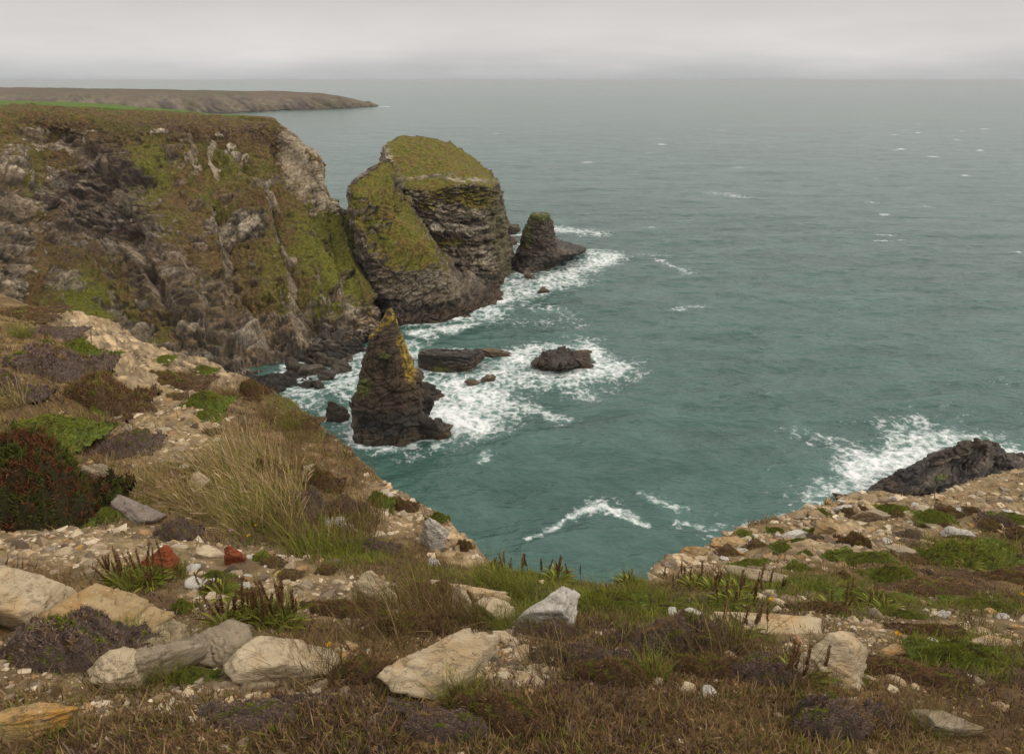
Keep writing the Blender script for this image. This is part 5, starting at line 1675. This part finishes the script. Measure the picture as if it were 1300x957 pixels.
# ================================================================== AIR
m, nt, ns, L = new_mat('sea_haze')
out = ns.new('ShaderNodeOutputMaterial')
pv = N_(ns, 'ShaderNodeVolumePrincipled', Density=0.00010)
pv.inputs['Color'].default_value = (0.66, 0.69, 0.70, 1)
L.new(pv.outputs[0], out.inputs['Volume'])
hx, hy0, hy1, z0, z1 = 46000, -200, 46000, -12, 49
HV = np.array([[-hx, hy0, z0], [hx, hy0, z0], [hx, hy1, z0], [-hx, hy1, z0], [-hx, hy0, z1], [hx, hy0, z1], [hx, hy1, z1], [-hx, hy1, z1]], float)
HF = np.array([[0, 3, 2, 1], [4, 5, 6, 7], [0, 1, 5, 4], [1, 2, 6, 5], [2, 3, 7, 6], [3, 0, 4, 7]])
hz_ = link('haze', mesh_from('haze', HV, HF, m, smooth=False))
tag(hz_, kind='stuff')

# ================================================================== SKY AND LIGHT
SUN_EL, SUN_AZ = math.radians(42), math.radians(104)       # azimuth from +Y towards +X
w = bpy.data.worlds.new("World")
scene.world = w
w.use_nodes = True
nt = w.node_tree
ns, L = nt.nodes, nt.links
ns.clear()
out = ns.new('ShaderNodeOutputWorld')
bg = N_(ns, 'ShaderNodeBackground', Strength=0.1)
sky = ns.new('ShaderNodeTexSky')
sky.sky_type = 'NISHITA'
sky.sun_disc = False
sky.sun_elevation = SUN_EL
sky.sun_rotation = SUN_AZ
tc = ns.new('ShaderNodeTexCoord')
sep = ns.new('ShaderNodeSeparateXYZ')
L.new(tc.outputs['Generated'], sep.inputs[0])
rampn = ns.new('ShaderNodeValToRGB')
cr_ = rampn.color_ramp
stops = [(0.0, (.20, .22, .22)), (.495, (.34, .36, .37)), (.5, (.44, .45, .455)), (.507, (.50, .50, .50)), (.518, (.65, .625, .61)), (.532, (.66, .625, .605)), (.552, (.56, .525, .51)), (.60, (.86, .82, .79)), (1.0, (1.38, 1.30, 1.22))]
e0, e1 = cr_.elements[0], cr_.elements[1]
e0.position, e0.color = stops[0][0], (*stops[0][1], 1)
e1.position, e1.color = stops[-1][0], (*stops[-1][1], 1)
for ps, cc in stops[1:-1]:
    e = cr_.elements.new(ps)
    e.color = (*cc, 1)
mr = N_(ns, 'ShaderNodeMapRange')
mr.inputs[1].default_value = -1
mr.inputs[2].default_value = 1
L.new(sep.outputs['Z'], mr.inputs[0])
# soft cloud bands
mpw = N_(ns, 'ShaderNodeMapping')
mpw.inputs['Scale'].default_value = (1.0, 1.0, 7.0)
L.new(tc.outputs['Generated'], mpw.inputs['Vector'])
cn = N_(ns, 'ShaderNodeTexNoise', Scale=2.6, Detail=6.0, Roughness=.55)
L.new(mpw.outputs[0], cn.inputs['Vector'])
cmul = N_(ns, 'ShaderNodeMapRange')
cmul.inputs[1].default_value = .3
cmul.inputs[2].default_value = .7
cmul.inputs[3].default_value = .91
cmul.inputs[4].default_value = 1.09
L.new(cn.outputs['Fac'], cmul.inputs[0])
add = N_(ns, 'ShaderNodeMath', operation='ADD')
off = N_(ns, 'ShaderNodeMath', operation='MULTIPLY_ADD')
off.inputs[1].default_value = .016
off.inputs[2].default_value = -.008
L.new(cn.outputs['Fac'], off.inputs[0])
L.new(mr.outputs[0], add.inputs[0])
L.new(off.outputs[0], add.inputs[1])
L.new(add.outputs[0], rampn.inputs[0])
mm = N_(ns, 'ShaderNodeMix', data_type='RGBA', blend_type='MULTIPLY')
mm.inputs[0].default_value = 1
L.new(rampn.outputs[0], mm.inputs[6])
L.new(cmul.outputs[0], mm.inputs[7])
sc10 = N_(ns, 'ShaderNodeMix', data_type='RGBA', blend_type='MULTIPLY')
sc10.inputs[0].default_value = 1
sc10.inputs[7].default_value = (10, 10, 10, 1)
L.new(mm.outputs[2], sc10.inputs[6])
mx = N_(ns, 'ShaderNodeMix', data_type='RGBA')
mx.inputs[0].default_value = .94
L.new(sky.outputs[0], mx.inputs[6])
L.new(sc10.outputs[2], mx.inputs[7])
L.new(mx.outputs[2], bg.inputs['Color'])
L.new(bg.outputs[0], out.inputs[0])

sl = bpy.data.lights.new('sun', 'SUN')
sl.energy = 1.5
sl.angle = math.radians(14)
sl.color = (1.0, .93, .82)
so = bpy.data.objects.new('sun', sl)
COL.objects.link(so)
from mathutils import Vector
sd = Vector((math.sin(SUN_AZ) * math.cos(SUN_EL), math.cos(SUN_AZ) * math.cos(SUN_EL), math.sin(SUN_EL)))
so.rotation_euler = (-sd).to_track_quat('-Z', 'Y').to_euler()

# ================================================================== CAMERA
cam = bpy.data.cameras.new('camera')
co = bpy.data.objects.new('camera', cam)
COL.objects.link(co)
co.location = EYE
co.rotation_euler = (math.pi / 2 - PITCH, 0, 0)
cam.sensor_width = 36
cam.lens = 36 * F / 1300
cam.shift_y = (CV - 957 / 2) / 1300 * 1.0
cam.clip_start = .05
cam.clip_end = 120000
scene.camera = co
scene.view_settings.view_transform = 'Standard'
scene.view_settings.look = 'None'
scene.view_settings.exposure = 0.12
scene.view_settings.gamma = 1.0
scene.cycles.use_denoising = True
scene.cycles.max_bounces = 5
scene.cycles.volume_bounces = 0
scene.render.resolution_x, scene.render.resolution_y = 1024, 753
